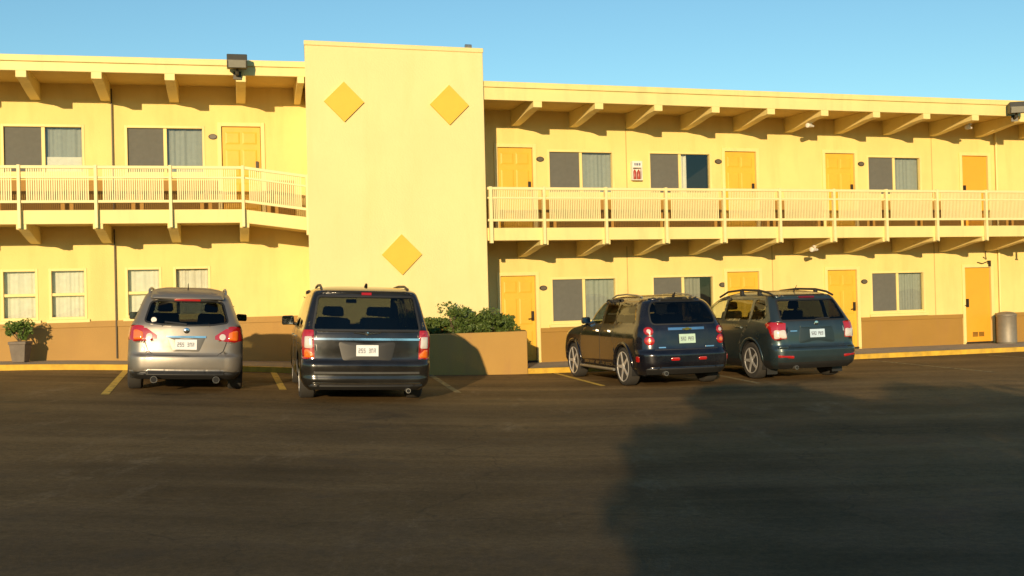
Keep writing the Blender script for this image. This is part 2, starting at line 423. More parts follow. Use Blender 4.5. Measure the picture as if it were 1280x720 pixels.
proud_band('wainscot_cap', 'L', [(-17.8, -4.4)], ZL['band'] - .13, ZL['band'], 0.002, .035, M_BROWNL)
proud_band('wainscot', 'L', gaps(-17.8, -4.9, cLU), ZL['deckT'] + .01, ZL['winU'][0] - .11, 0.002, .02, M_BROWN)
# joints and downpipes
M_JOINT = plain('joint_shadow', (.45, .33, .12), .9)
for u, za, zb_ in ((2.916, ZR['band'], 3.0), (6.86, ZR['band'], 3.0), (11.708, ZR['band'], 3.0), (2.962, 4.2, 6.0), (11.71, 4.2, 6.0)):
    mb = MB(); mb.box((u - .011, .001, za), (u + .011, .004, zb_), XR); mb.build('wall_joint', M_JOINT, root)
for za, zb_ in ((.75, 3.5), (3.79, 6.5)):
    mb = MB(); mb.box((-8.727, .04, za), (-8.703, .065, zb_), XL); mb.build('conduit', M_BRONZE, root)
for za, zb_ in ((.35, 3.0), (3.4, 6.05)):
    mb = MB(); mb.tube([P('R', 13.74, .06, za), P('R', 13.74, .06, zb_)], .03); mb.build('downpipe', M_TRIM, root)

def curtain(w, u0, u1, z0, z1, d, mat, parent, amp=.022, pitch=.10, seed=0):
    rnd = random.Random(seed); amp *= rnd.uniform(.35, .6); pitch *= rnd.uniform(.8, 1.3); mb = MB(); n = int((u1 - u0) / .012); vs = []
    ph = [rnd.uniform(0, 6.28) for _ in range(3)]
    for i in range(n + 1):
        u = u0 + (u1 - u0) * i / n
        a = amp * (math.sin(6.283 * u / pitch + ph[0] + 2.2 * math.sin(u * 5 + ph[1])) * (.6 + .4 * math.sin(u * 7.3 + ph[2])) + .9 * math.sin(6.283 * u / (pitch * 2.7) + ph[2]))
        vs += [P(w, u, d + a * 1.15, z0), P(w, u, d + a, (z0 + z1) / 2), P(w, u, d + a * .8, z1)]
    mb.add(vs, [(3 * i + k, 3 * i + 3 + k, 3 * i + 4 + k, 3 * i + 1 + k) for i in range(n) for k in (0, 1)])
    return mb.build('curtain', mat, parent, smooth=80, recalc=False)
def window(w, u0, u1, z0, z1, kind, seed):
    X = XF(w)
    wm = MB(); t = .055                                # fixed outer frame
    for a, b in (((u0, -.10, z0), (u0 + t, .012, z1)), ((u1 - t, -.10, z0), (u1, .012, z1)), ((u0 + t, -.10, z0), (u1 - t, .012, z0 + t)), ((u0 + t, -.10, z1 - t), (u1 - t, .012, z1))):
        wm.box(a, b, X)
    win = wm.build('window', M_TRIM, root, bevel=.004)
    sill = MB(); sill.box((u0 - .05, .001, z0 - .07), (u1 + .05, .05, z0 - .001), X); sill.build('sill', M_TRIM, win, bevel=.005)
    um = (u0 + u1) / 2; a0, a1, b0, b1 = u0 + t, u1 - t, z0 + t, z1 - t
    fr = MB()
    if kind.startswith('hung'):
        zm = z0 + (z1 - z0) * .49; fr.box((a0, -.085, zm - .03), (a1, -.02, zm + .03), X)
    else:
        fr.box((um - .035, -.085, b0), (um + .035, -.02, b1), X)
        fr.box((um + .035, -.075, b0), (a1, -.045, b0 + .025), X); fr.box((a0, -.055, b0), (um - .035, -.03, b0 + .02), X)
    fr.build('sash', M_TRIM, win, bevel=.003)
    pn = MB(); pn.box((a0, -.064, b0), (a1, -.058, b1), X); pn.build('pane', M_PANE, win)
    bx = MB()                                           # the dark room behind
    bx.add([X(*q) for q in ((u0 - .3, -.22, z0 - .1), (u1 + .3, -.22, z0 - .1), (u1 + .3, -.22, z1 + .1), (u0 - .3, -.22, z1 + .1), (u0 - .3, -2.5, z0 - .1), (u1 + .3, -2.5, z0 - .1), (u1 + .3, -2.5, z1 + .1), (u0 - .3, -2.5, z1 + .1))],
           [(4, 5, 6, 7), (0, 4, 7, 3), (1, 2, 6, 5), (0, 1, 5, 4), (3, 7, 6, 2)])
    bx.build('room', M_DARK, win, recalc=False)
    if kind in ('slide', 'slideW', 'glint', 'open', 'gap'):
        sc = MB(); sc.box((a0, -.046, b0 + .02), (um - .035, -.043, b1), X); sc.build('insect_screen', M_SCREEN, win)
        if kind == 'open': curtain(w, um + .02, um + .24, b0, b1, -.15, M_CURTW, win, .03, .07, seed)
        elif kind == 'gap': curtain(w, um + .02, um + .52, b0, b1, -.15, M_CURTG, win, .022, .1, seed)
        else: curtain(w, um + .02, a1 + .05, b0, b1, -.15, M_CURT, win, .022, .1, seed)
        if kind == 'slideW':
            mb = MB(); mb.box((um + .05, -.115, b0 + .02), (a1 - .02, -.10, b0 + .34), X); mb.build('window_sheer', M_CURTW, win)
    else:
        curtain(w, a0 - .05, a1 + .05, b0, b1, -.15, M_CURTW, win, .02, .075, seed)
    if kind == 'open': win['label'] = 'upstairs window with its curtain drawn aside, glass mirroring sky and treetop'
    if kind == 'gap': win['label'] = 'ground floor window half open with a dark gap beside the curtain'
    return win
sd_ = 0
for w, lst, z in (('R', winRU + extraRU, ZR['winU']), ('R', winRL + extraRL, ZR['winL']), ('L', winLU, ZL['winU']), ('L', winLL, ZL['winL'])):
    for a, b, k in lst: sd_ += 1; window(w, a, b, z[0], z[1], k, sd_)

def door(w, u0, u1, z0, z1, mat, kind='panel'):
    X = XF(w); mb = MB(); d0, d1 = -.07, -.03
    g = .012
    mb.box((u0 + g, d0, z0 + .02), (u1 - g, d1, z1 - g), X)
    if kind == 'panel':                                 # six raised panels
        wd = u1 - u0; h = z1 - z0
        for (f0, f1) in ((.10, .47), (.53, .90)):
            for (h0, h1) in ((.06, .36), (.43, .74), (.80, .94)):
                p = [(u0 + wd * f0, z0 + h * h0), (u0 + wd * f1, z0 + h * h0), (u0 + wd * f1, z0 + h * h1), (u0 + wd * f0, z0 + h * h1)]; s_ = .035
                q = [(p[0][0] + s_, p[0][1] + s_), (p[1][0] - s_, p[1][1] + s_), (p[2][0] - s_, p[2][1] - s_), (p[3][0] + s_, p[3][1] - s_)]
                mb.add([X(a, d1 + .001, b) for a, b in p] + [X(a, d1 + .010, b) for a, b in q], [(4, 5, 6, 7), (0, 1, 5, 4), (1, 2, 6, 5), (2, 3, 7, 6), (3, 0, 4, 7)])
    d = mb.build('door', mat, root)
    fm = MB()                                           # casing
    fm.box((u0 - .085, .002, z0), (u0, .03, z1 + .085), X); fm.box((u1, .002, z0), (u1 + .085, .03, z1 + .085), X); fm.box((u0, .002, z1), (u1, .03, z1 + .085), X)
    fm.build('casing', M_TRIM, d, bevel=.004)
    hd = MB(); uh = u1 - .09 if kind == 'panel' else u0 + .08
    hd.box((uh - .03, d1 + .001, z0 + .95), (uh + .03, d1 + .05, z0 + 1.17), X); hd.tube([X(uh, d1 + .05, z0 + 1.0), X(uh, d1 + .07, z0 + 1.0), X(uh - .12, d1 + .07, z0 + .99)], .012)
    hd.build('handle', M_BRONZE, d)
    th = MB(); th.box((u0, -.15, z0 - .025), (u1, .04, z0 + .018), X); th.build('threshold', M_BRONZE, d)
    return d
for a, b, m in doorRU: door('R', a, b, ZR['deckT'] + .03, ZR['doorU'], m, 'flat' if m is M_DOOR2 else 'panel')
for a, b, m in doorRL:
    d = door('R', a, b, ZR['base'] + .03, ZR['doorL'], m, 'flat' if m is M_DOOR2 else 'panel')
    if m is M_DOOR2:
        d['label'] = 'flat orange door with a louvred vent near its foot'
        mb = MB()
        for k in range(2):
            for j in range(4): mb.box((a + .24 + k * .2, -.029, .50 + j * .032), (a + .40 + k * .2, -.012, .518 + j * .032), XR)
        mb.build('louvre', M_BRONZE, d)
for a, b, m in doorLU: door('L', a, b, ZL['deckT'] + .03, ZL['doorU'], m)

# plaques by the doors
for w, u, z in (('R', .766, 5.064), ('R', 5.42, 5.072), ('R', 9.53, 5.066), ('R', .767, 2.043), ('R', 5.452, 2.026), ('R', 9.53, 2.028), ('L', -6.64, 5.504)):
    mb = MB(); n = 20
    for rr, dd, k in ((1.0, .022, 0), (.8, .028, 1)):
        ring = [(u + .095 * rr * math.cos(6.283 * i / n), z + .06 * rr * math.sin(6.283 * i / n)) for i in range(n)]
        mb.prism([P(w, a, .001 if k == 0 else .0221, b) for a, b in ring], [P(w, a, dd, b) for a, b in ring], k)
    mb.build('room_plaque', [M_BRONZE, plain('plaque_face', (.12, .095, .06), .4)], root, bevel=.002)

# roof, eaves, beams
def roof(w, u0, u1, z):
    X = XF(w); r = MB(); r.box((u0, -7.6, z['fascB'] + .10), (u1, L_OV - .06, z['roofT'] - .05), X); r.build('roof', M_ROOF, root)
    s = MB(); s.box((u0, -.2, z['fascB'] + .07), (u1, L_OV - .062, z['fascB'] + .098), X); s.build('soffit', M_SOFFIT, root)
    fsc = MB(); fsc.box((u0, L_OV - .058, z['fascB']), (u1, L_OV, z['roofT'] - .13), X); fsc.build('fascia', M_TRIM, root, bevel=.006)
    c = MB(); c.box((u0, L_OV - .058, z['roofT'] - .128), (u1, L_OV + .035, z['roofT']), X); c.build('roof_edge', M_TRIM, root, bevel=.008)
roof('R', -1.07, 20.3, ZR)
roof('L', -18.3, -4.45, ZL)
def beam(w, u, zt, wid=.20, drop=.33, end=.13, z_in=None, out=L_OV - .06, name='roof_beam'):
    # zt: top; tapered, curved underside, blunt nose
    pr = [(0.003, zt), (.003, zt - drop)]
    for i in range(1, 8):
        t = i / 8; pr.append((.003 + (out - .28) * t, zt - drop + (drop - end) * (t ** 1.35)))
    pr += [(out - .25, zt - end - .01), (out + .055, zt - end + .0), (out + .055, zt)]
    a = [P(w, u - wid / 2, d, z) for d, z in pr]; b = [P(w, u + wid / 2, d, z) for d, z in pr]
    mb = MB(); mb.prism(a, b); return mb.build(name, M_TRIM, root, bevel=.006)
bR = [.164 + 1.4475 * k for k in range(14)]
bL = [-10.23 - 1.40 * 4 + 1.40 * k for k in range(8)] 
for u in bR: beam('R', u, ZR['fascB'] + .068, drop=.36, end=.20)
for u in bL: beam('L', u, ZL['fascB'] + .068, drop=.36, end=.20)
beam('L', -4.82, ZL['fascB'] + .068, wid=.14, drop=.36, end=.20)

# balconies
def deck(w, u0, u1, z):
    X = XF(w); m = MB(); m.box((u0, .002, z['deckB'] + .06), (u1, L_OV - .05, z['deckT']), X); m.build('balcony_deck', M_SOFFIT, root)
    m = MB(); m.box((u0, L_OV - .048, z['deckB']), (u1, L_OV, z['deckT'] + .01), X); m.build('balcony_fascia', M_TRIM, root, bevel=.006)
deck('R', -1.08, 20.2, ZR); deck('L', -18.2, -6.06, ZL)
# ramp from the higher left balcony down behind the tower
def ramp_pts(za, zb, da, db):
    return [P('L', -6.055, d, za_) for d, za_ in ((da, za), (db, za))], [P('L', -4.3, d, zb_) for d, zb_ in ((da, zb), (db, zb))]
mb = MB()
z0a, z1a, z0b, z1b = ZL['deckB'], ZL['deckT'] + .01, ZL['deckB'] - .23, ZL['deckT'] - .22
mb.prism([P('L', -6.055, L_OV - .048, z0a), P('L', -6.055, L_OV, z0a), P('L', -6.055, L_OV, z1a), P('L', -6.055, L_OV - .048, z1a)],
         [P('L', -4.3, L_OV - .048, z0b), P('L', -4.3, L_OV, z0b), P('L', -4.3, L_OV, z1b), P('L', -4.3, L_OV - .048, z1b)])
mb.build('balcony_fascia', M_TRIM, root, bevel=.006)
mb = MB()
mb.prism([P('L', -6.055, .002, z0a + .06), P('L', -6.055, L_OV - .05, z0a + .06), P('L', -6.055, L_OV - .05, z1a - .01), P('L', -6.055, .002, z1a - .01)],
         [P('L', -4.3, .002, z0b + .06), P('L', -4.3, L_OV - .05, z0b + .06), P('L', -4.3, L_OV - .05, z1b - .01), P('L', -4.3, .002, z1b - .01)])
mb.build('balcony_ramp', M_SOFFIT, root)
pR = [.225 + 1.4625 * k for k in range(14)]
pL = [-10.298 - 1.42 * 4 + 1.42 * k for k in range(8)]
for u in pR: beam('R', u + .02, ZR['deckB'] + .058, wid=.19, drop=.36, end=.16, name='deck_beam')
for u in pL: beam('L', u + .02, ZL['deckB'] + .058, wid=.19, drop=.36, end=.16, name='deck_beam')
def railing(w, posts, u_end, z, ends=()):
    rl = empty('balcony_railing', Vector(P(w, posts[0], L_OV, z['deckT'])) - world_loc(root)); rl.parent = root
    X = XF(w); top, dk = z['rail'], z['deckT']
    m = MB(); m.box((u_end[0], L_OV + .022, top - .06), (u_end[1], L_OV + .075, top), X); m.build('top_rail', M_RAIL, rl, bevel=.006)
    m = MB(); m.box((u_end[0], L_OV + .028, dk + .145), (u_end[1], L_OV + .068, dk + .20), X); m.build('bottom_rail', M_RAIL, rl, bevel=.006)
    m = MB(); m.box((u_end[0], L_OV + .028, top - .255), (u_end[1], L_OV + .068, top - .215), X); m.build('middle_rail', M_RAIL, rl, bevel=.006)
    for u in posts:
        m = MB(); m.box((u - .031, L_OV + .004, z['deckB'] - .09), (u + .031, L_OV + .10, top + .012), X); m.build('post', M_RAIL, rl, bevel=.006)
    pp = [u_end[0]] + list(posts) + [u_end[1]]
    for a, b in zip(pp[:-1], pp[1:]):
        if b - a < .5: continue
        m = MB(); lo, hi = a + .145, b - .145; n = max(2, int((hi - lo) / .041))
        for i in range(n + 1):
            u = lo + (hi - lo) * i / n; m.box((u - .0125, L_OV + .040, dk + .201), (u + .0125, L_OV + .056, top - .061), X)
        m.build('picket_panel', M_RAIL, rl)
    return rl
rr = railing('R', pR, (-1.05, 19.9), ZR)
mb = MB(); mb.box((-1.02, L_OV + .004, ZR['deckB'] - .06), (-.945, L_OV + .09, ZR['rail'] + .01), XR); mb.build('post', M_RAIL, rr, bevel=.006)
rl = railing('L', pL, (-17.9, -6.03), ZL)
# sloped rails on the ramp
def slab(d0, d1, h0, h1, name):
    a, b = (-6.028, 0.0), (-4.72, -.18)
    m = MB(); m.prism([P('L', a[0], dd, hh + a[1]) for dd, hh in ((d0, h0), (d1, h0), (d1, h1), (d0, h1))], [P('L', b[0], dd, hh + b[1]) for dd, hh in ((d0, h0), (d1, h0), (d1, h1), (d0, h1))])
    m.build(name, M_RAIL, rl, bevel=.004)
T_, K_ = ZL['rail'], ZL['deckT']
slab(L_OV + .022, L_OV + .075, T_ - .06, T_, 'top_rail'); slab(L_OV + .028, L_OV + .068, K_ + .145, K_ + .20, 'bottom_rail'); slab(L_OV + .028, L_OV + .068, T_ - .255, T_ - .215, 'middle_rail')
m = MB()
for i in range(26):
    u = -5.90 + i * .041; dz = -.18 * (u + 6.028) / 1.308
    m.box((u - .0125, L_OV + .040, K_ + .201 + dz), (u + .0125, L_OV + .056, T_ - .061 + dz), XL)
m.build('picket_panel', M_RAIL, rl)
m = MB(); m.box((-4.775, L_OV + .004, ZL['deckB'] - .27), (-4.70, L_OV + .09, T_ - .17), XL); m.build('post', M_RAIL, rl, bevel=.006)

# tower block
TP = 1.76
uT0, uT1, zT = -4.885, -1.09, 7.2
SK = .135 * 5.76                                        # the left flank runs a little skew to the front
def tw(e, z): return [P('R', uT0 - e, TP + e, z), P('R', uT1 + e, TP + e, z), P('R', uT1 + e, -4.0, z), P('R', uT0 - e + SK, -4.0, z)]
mb = MB(); mb.prism(tw(0, -.2), tw(0, zT - .1)); mb.build('tower_wall', M_TOWER, root, bevel=.01)
mb = MB(); mb.prism(tw(.012, zT - .098), tw(.012, zT)); mb.build('tower_cap', M_TOWER, root, bevel=.01)
mb = MB(); mb.box((uT0 - .1, TP + .002, .2), (uT1 - .0, TP + .018, 1.38), XR); mb.build('wainscot', M_BROWN, root, bevel=.004)
for uc, zc, hd_ in ((-4.10, 5.955, .415), (-1.86, 5.955, .425), (-2.96, 2.79, .425)):
    mb = MB(); rim = [(uc - hd_, zc), (uc, zc - hd_), (uc + hd_, zc), (uc, zc + hd_)]
    mb.prism([P('R', a, TP + .003, b) for a, b in rim], [P('R', a, TP + .045, b) for a, b in rim])
    mb.build('diamond_panel', M_DIAM, root, bevel=.004)

# small fittings that hang on the building
def floodlight(w, u, d, z, name, label, yaw=0, cat='floodlight'):
    e = empty(name, P(w, u, d, z), (0, 0, TH[w] + yaw)); tag(e, label, cat)
    b = MB(); pr = [(-.02, -.14), (-.30, -.16), (-.36, -.02), (-.30, .12), (-.02, .10)]
    b.prism([(-.2, y, q) for y, q in pr], [(.2, y, q) for y, q in pr]); b.build('housing', M_LAMPBOX, e, local=True, bevel=.012)
    l = MB(); l.prism([(-.17, -.305, -.15), (.17, -.305, -.15), (.17, -.363, -.02), (-.17, -.363, -.02)], [(-.17, -.315, -.155), (.17, -.315, -.155), (.17, -.373, -.02), (-.17, -.373, -.02)])
    l.build('lens', plain('lens_' + name, (.28, .27, .22), .15), e, local=True)
    a = MB(); a.tube([(0, .09, -.24), (0, -.08, -.22), (0, -.12, -.12)], .035); a.box((-.08, .075, -.32), (.08, .10, -.16)); a.build('bracket', M_LAMPBOX, e, local=True)
    return e
floodlight('L', -6.10, L_OV + .11, 6.76, 'floodlight', 'dark boxy floodlight on the left eave beside the tower')
floodlight('R', 12.86, L_OV + .11, 6.30, 'floodlight', 'dark floodlight on the right eave at the edge of the photo', yaw=-.5)
for w, u, d, z, lab in (('R', 7.47, .95, 5.93, 'small white spotlight under the eave beam above the blank wall'), ('R', 12.15, .95, 5.99, 'small white spotlight under the eave beam above the flat orange door'),
                        ('R', 7.49, .95, 2.90, 'small white spotlight under the balcony above the blue green car')):
    e = empty('spotlight', P(w, u, d, z), (0, 0, TH[w] - 1.15)); tag(e, lab, 'spotlight', 'white spotlights under the beams')
    m = MB(); m.lathe([(.028, .10), (.035, .02), (.05, -.06), (.058, -.15), (.05, -.155)], (0, 0, -.07), 14, axis='y'); m.build('lamp_head', M_WHITE, e, local=True, smooth=40)
    m = MB(); m.tube([(0, .0, .02), (0, 0, -.05)], .02); m.lathe([(.06, 0), (.06, .03)], (0, 0, 0), 12); m.build('mount', M_WHITE, e, local=True)
# extinguisher cabinet on the upper wall
e = empty('extinguisher_cabinet', P('R', 3.19, .002, 4.58), (0, 0, TH['R'])); tag(e, 'white extinguisher cabinet with red cylinder on upstairs wall', 'cabinet')
m = MB(); m.box((-.13, -.02, 0), (.13, 0, .46)); m.box((-.13, -.13, 0), (-.11, -.021, .46)); m.box((.11, -.13, 0), (.13, -.021, .46)); m.box((-.109, -.13, 0), (.109, -.021, .02)); m.box((-.109, -.13, .30), (.109, -.021, .46)); m.build('case', M_WHITE, e, local=True, bevel=.004)
m = MB()
for x in (-.05, .05): m.lathe([(.035, .025), (.04, .04), (.04, .20), (.02, .24), (.012, .26)], (x, -.075, 0), 14)
m.build('cylinder', M_RED, e, local=True, smooth=40)
m = MB()
for i, (x0, x1) in enumerate(((-.08, -.045), (-.03, .02), (.035, .08))): m.box((x0, -.133, .35), (x1, -.1305, .41))
m.build('marking', M_INK, e, local=True)
# wires and bracket above the far ground-floor door
m = MB(); path = [P('R', 13.25, .03, 2.62), P('R', 13.33, .05, 2.55), P('R', 13.30, .06, 2.75), P('R', 13.42, .10, 2.95), P('R', 13.62, .2, 2.98)]
m.tube(path, .012, 6); m.tube([P('R', 13.05, .04, 2.48), P('R', 13.2, .05, 2.44), P('R', 13.4, .03, 2.50)], .012, 6)
m.box((13.40, .002, 2.36), (13.47, .06, 2.52), XR)
tag(m.build('loose_cable', M_BRONZE), 'loose dark cable and box above the ground floor flat orange door', 'cable')
m = MB(); m.tube([P('R', 14.0, .8, 2.70), P('R', 14.0, .8, 3.12)], .03, 10); m.lathe([(.05, 0), (.05, .02)], P('R', 14.0, .8, 2.69), 10)
tag(m.build('drain_pipe', M_TRIM), 'short pale drain pipe hanging under the balcony near the waste bin', 'pipe')
# roof vents
m = MB(); m.lathe([(.11, 0), (.11, .30), (.22, .32), (.24, .40), (.15, .48), (.02, .5)], P('R', 8.6, -1.2, 6.35), 16)
tag(m.build('roof_vent', M_BRONZE, smooth=40), 'dark mushroom vent on the right hand roof', 'vent')
m = MB()
m.tube([P('R', -1.27, TP - .5, zT - .01), P('R', -1.27, TP - .5, zT + .16)], .05); m.tube([P('R', -1.34, TP - .5, zT + .14), P('R', -1.2, TP - .5, zT + .14)], .05)
tag(m.build('roof_pipe', M_METAL, smooth=40), 'small grey pipe on top of the tower', 'pipe')

# ------------------------------------------------------------------ vegetation
def leaves(mb, pts, size, rnd, aspect=.45, mi=0, droop=.3):
    for p in pts:
        s_ = size * rnd.uniform(.6, 1.3)
        a = Vector((rnd.gauss(0, 1), rnd.gauss(0, 1), rnd.gauss(0, .7) - droop)).normalized(); b = a.orthogonal().normalized()
        b = (Matrix.Rotation(rnd.uniform(0, 6.28), 3, a) @ b) * s_ * aspect; a = a * s_
        p = Vector(p); c = a.cross(b).normalized() * s_ * .12
        mb.add([p - a * .5, p + b * .5 + c, p + a * .5, p - b * .5 + c], [(0, 1, 2), (0, 2, 3)], mi)
def blob_pts(center, rad, n, rnd, clumps=9, spread=.42):
    cs = []
    for _ in range(clumps):
        v = Vector((rnd.gauss(0, 1), rnd.gauss(0, 1), rnd.gauss(0, 1))).normalized() * rnd.uniform(.25, .85)
        cs.append((v, rnd.uniform(.6, 1.25) * spread))
    out = []
    while len(out) < n:
        c, s_ = rnd.choice(cs); v = c + Vector((rnd.gauss(0, 1), rnd.gauss(0, 1), rnd.gauss(0, 1))).normalized() * s_ * rnd.random() ** .33
        out.append((center[0] + v.x * rad[0], center[1] + v.y * rad[1], center[2] + v.z * rad[2]))
    return out
# masonry planter in front of the tower
pl0, pl1, pd0, pd1, plz = -5.22, -.41, TP + .02, 2.27, 1.12
e = empty('masonry_planter', P('R', -2.8, 2.0, .3)); tag(e, 'long low tan masonry planter at the foot of the tower', 'planter')
m = MB(); m.box((pl0, pd1 - .12, .12), (pl1, pd1, plz), XR); m.box((pl1 - .12, .5, .12), (pl1, pd1 - .12, plz), XR); m.box((pl0, pd0, .12), (pl0 + .12, pd1 - .12, plz), XR)
m.box((uT1 + .02, .42, .12), (pl1 - .12, .5, plz), XR)
m.build('planter_wall', M_PLANT, e, bevel=.012)
m = MB(); m.box((pl0 + .12, TP + .021, .3), (pl1 - .121, pd1 - .121, plz - .06), XR); m.box((uT1 + .02, .5, .3), (pl1 - .121, TP + .02, plz - .06), XR); m.build('soil', M_SOIL, e)
shr = [(-3.75, .36, .17, 1.24, 'low clipped shrub half hidden behind the black minivan'), (-2.85, .50, .20, 1.27, 'low spreading shrub in the planter right of the black minivan'),
       (-1.95, .50, .27, 1.40, 'tallest rounded shrub in the planter'), (-1.35, .46, .23, 1.33, 'bushy shrub in the planter at the tower corner'), (-.80, .34, .20, 1.29, 'end shrub in the planter nearest the ground floor door')]
for i, (u, ru, hz, zc, lab) in enumerate(shr):
    rnd = random.Random(20 + i); c = P('R', u, 1.98 if u < -1.0 else 1.7, zc)
    e = empty('shrub', (c[0], c[1], plz - .06)); tag(e, lab, 'shrub', 'shrubs in the masonry planter')
    m = MB(); leaves(m, blob_pts((c[0], c[1], zc), (ru * 1.25, .28, hz * 1.4), 1900, rnd, 20, .36), .085, rnd)
    m.build('foliage', M_LEAF, e, recalc=False)
    m = MB()
    for k in range(5): m.tube([(c[0] + rnd.uniform(-.05, .05), c[1], plz - .06), (c[0] + rnd.uniform(-.2, .2), c[1] + rnd.uniform(-.1, .1), zc + .05)], [.014, .005], 5)
    m.build('stem', M_BARK, e)
# pot plant on the left
b = P('L', -10.52, .62, G(*P('L', -10.52, .62, 0)[:2]) + .106); e = empty('potted_plant', b); tag(e, 'leafy green plant in a square tapered grey pot', 'potted plant')
m = MB()
def sq(hw, z): return [(b[0] + sx * hw, b[1] + sy * hw, b[2] + z) for sx, sy in ((-1, -1), (1, -1), (1, 1), (-1, 1))]
for (w0, z0_, w1, z1_) in ((.125, 0, .165, .36), (.18, .36, .18, .42)): m.prism(sq(w0, z0_), sq(w1, z1_))
m.build('pot', painted('pot_grey', (.17, .14, .11), .85, .2, 6, .004, 40), e, bevel=.008)
rnd = random.Random(5); m = MB(); leaves(m, blob_pts((b[0], b[1], b[2] + .66), (.28, .25, .24), 1300, rnd, 14), .08, rnd, .5); m.build('foliage', M_LEAF2, e, recalc=False)
m = MB()
for k in range(6): m.tube([(b[0], b[1], b[2] + .38), (b[0] + rnd.uniform(-.2, .2), b[1] + rnd.uniform(-.15, .15), b[2] + .7)], [.012, .005], 5)
m.build('stem', M_BARK, e)
# waste bin
b = P('R', 13.55, .48, .306); e = empty('waste_bin', b); tag(e, 'round grey beige metal waste bin against the tan wall', 'waste bin')
m = MB(); m.lathe([(.24, 0), (.25, .03), (.255, .04), (.25, .05), (.25, .70), (.262, .72), (.25, .74)], b, 28); m.build('drum', M_TRASH, e, smooth=40)
m = MB(); m.lathe([(.262, .741), (.265, .77), (.2, .82), (.10, .84), (.02, .845)], b, 28); m.build('lid', M_TRASH, e, smooth=40)

# trees behind the photographer that cast the long shadow on the lot
def shade_tree(x, y, h, rx, lab, seed, n=7000, low=.3, spread=.40, clumps=26):
    rnd = random.Random(seed); g = G(x, y); e = empty('broadleaf_tree', (x, y, g)); tag(e, lab, 'tree', 'trees across the lot from the motel')
    m = MB(); m.tube([(x, y, g - .1), (x + .05, y, g + h * .3), (x - .1, y + .1, g + h * .55), (x, y, g + h * .85)], [.2, .16, .11, .03], 8)
    for k in range(9):
        a = k * 2.4; z0_ = g + h * (.22 + .06 * k); m.tube([(x, y, z0_), (x + rx * .4 * math.cos(a), y + rx * .3 * math.sin(a), z0_ + .5), (x + rx * .75 * math.cos(a), y + rx * .5 * math.sin(a), z0_ + .8)], [.06, .04, .012], 6)
    m.build('trunk', M_BARK, e, smooth=50)
    m = MB(); cz = g + (low + h) / 2; pts = blob_pts((x, y, cz), (rx, rx * .75, (h - low) / 2), n, rnd, clumps, spread); leaves(m, pts, .30, rnd, .65)
    m.build('crown', M_LEAF3, e, recalc=False)
for args in ((.75, -7.2, 5.1, 2.3, 'nearest left tree behind the photographer, ragged crown on a bare trunk', 1, 9500, 1.7, .23, 64), (.60, -8.4, 4.4, 2.75, 'bushy low tree behind the first one at the left', 7, 9500, .3, .30, 44), (4.0, -7.6, 5.2, 2.8, 'tall broad tree behind the photographer, second of the row', 2, 11000, .3, .40, 44), (7.3, -7.4, 5.0, 2.8, 'middle dense tree of the row behind the photographer', 3, 11000, .3, .40, 44),
             (11.2, -8.0, 5.3, 2.7, 'last broad tree at the right end of the row', 4, 8000)):
    shade_tree(*args)
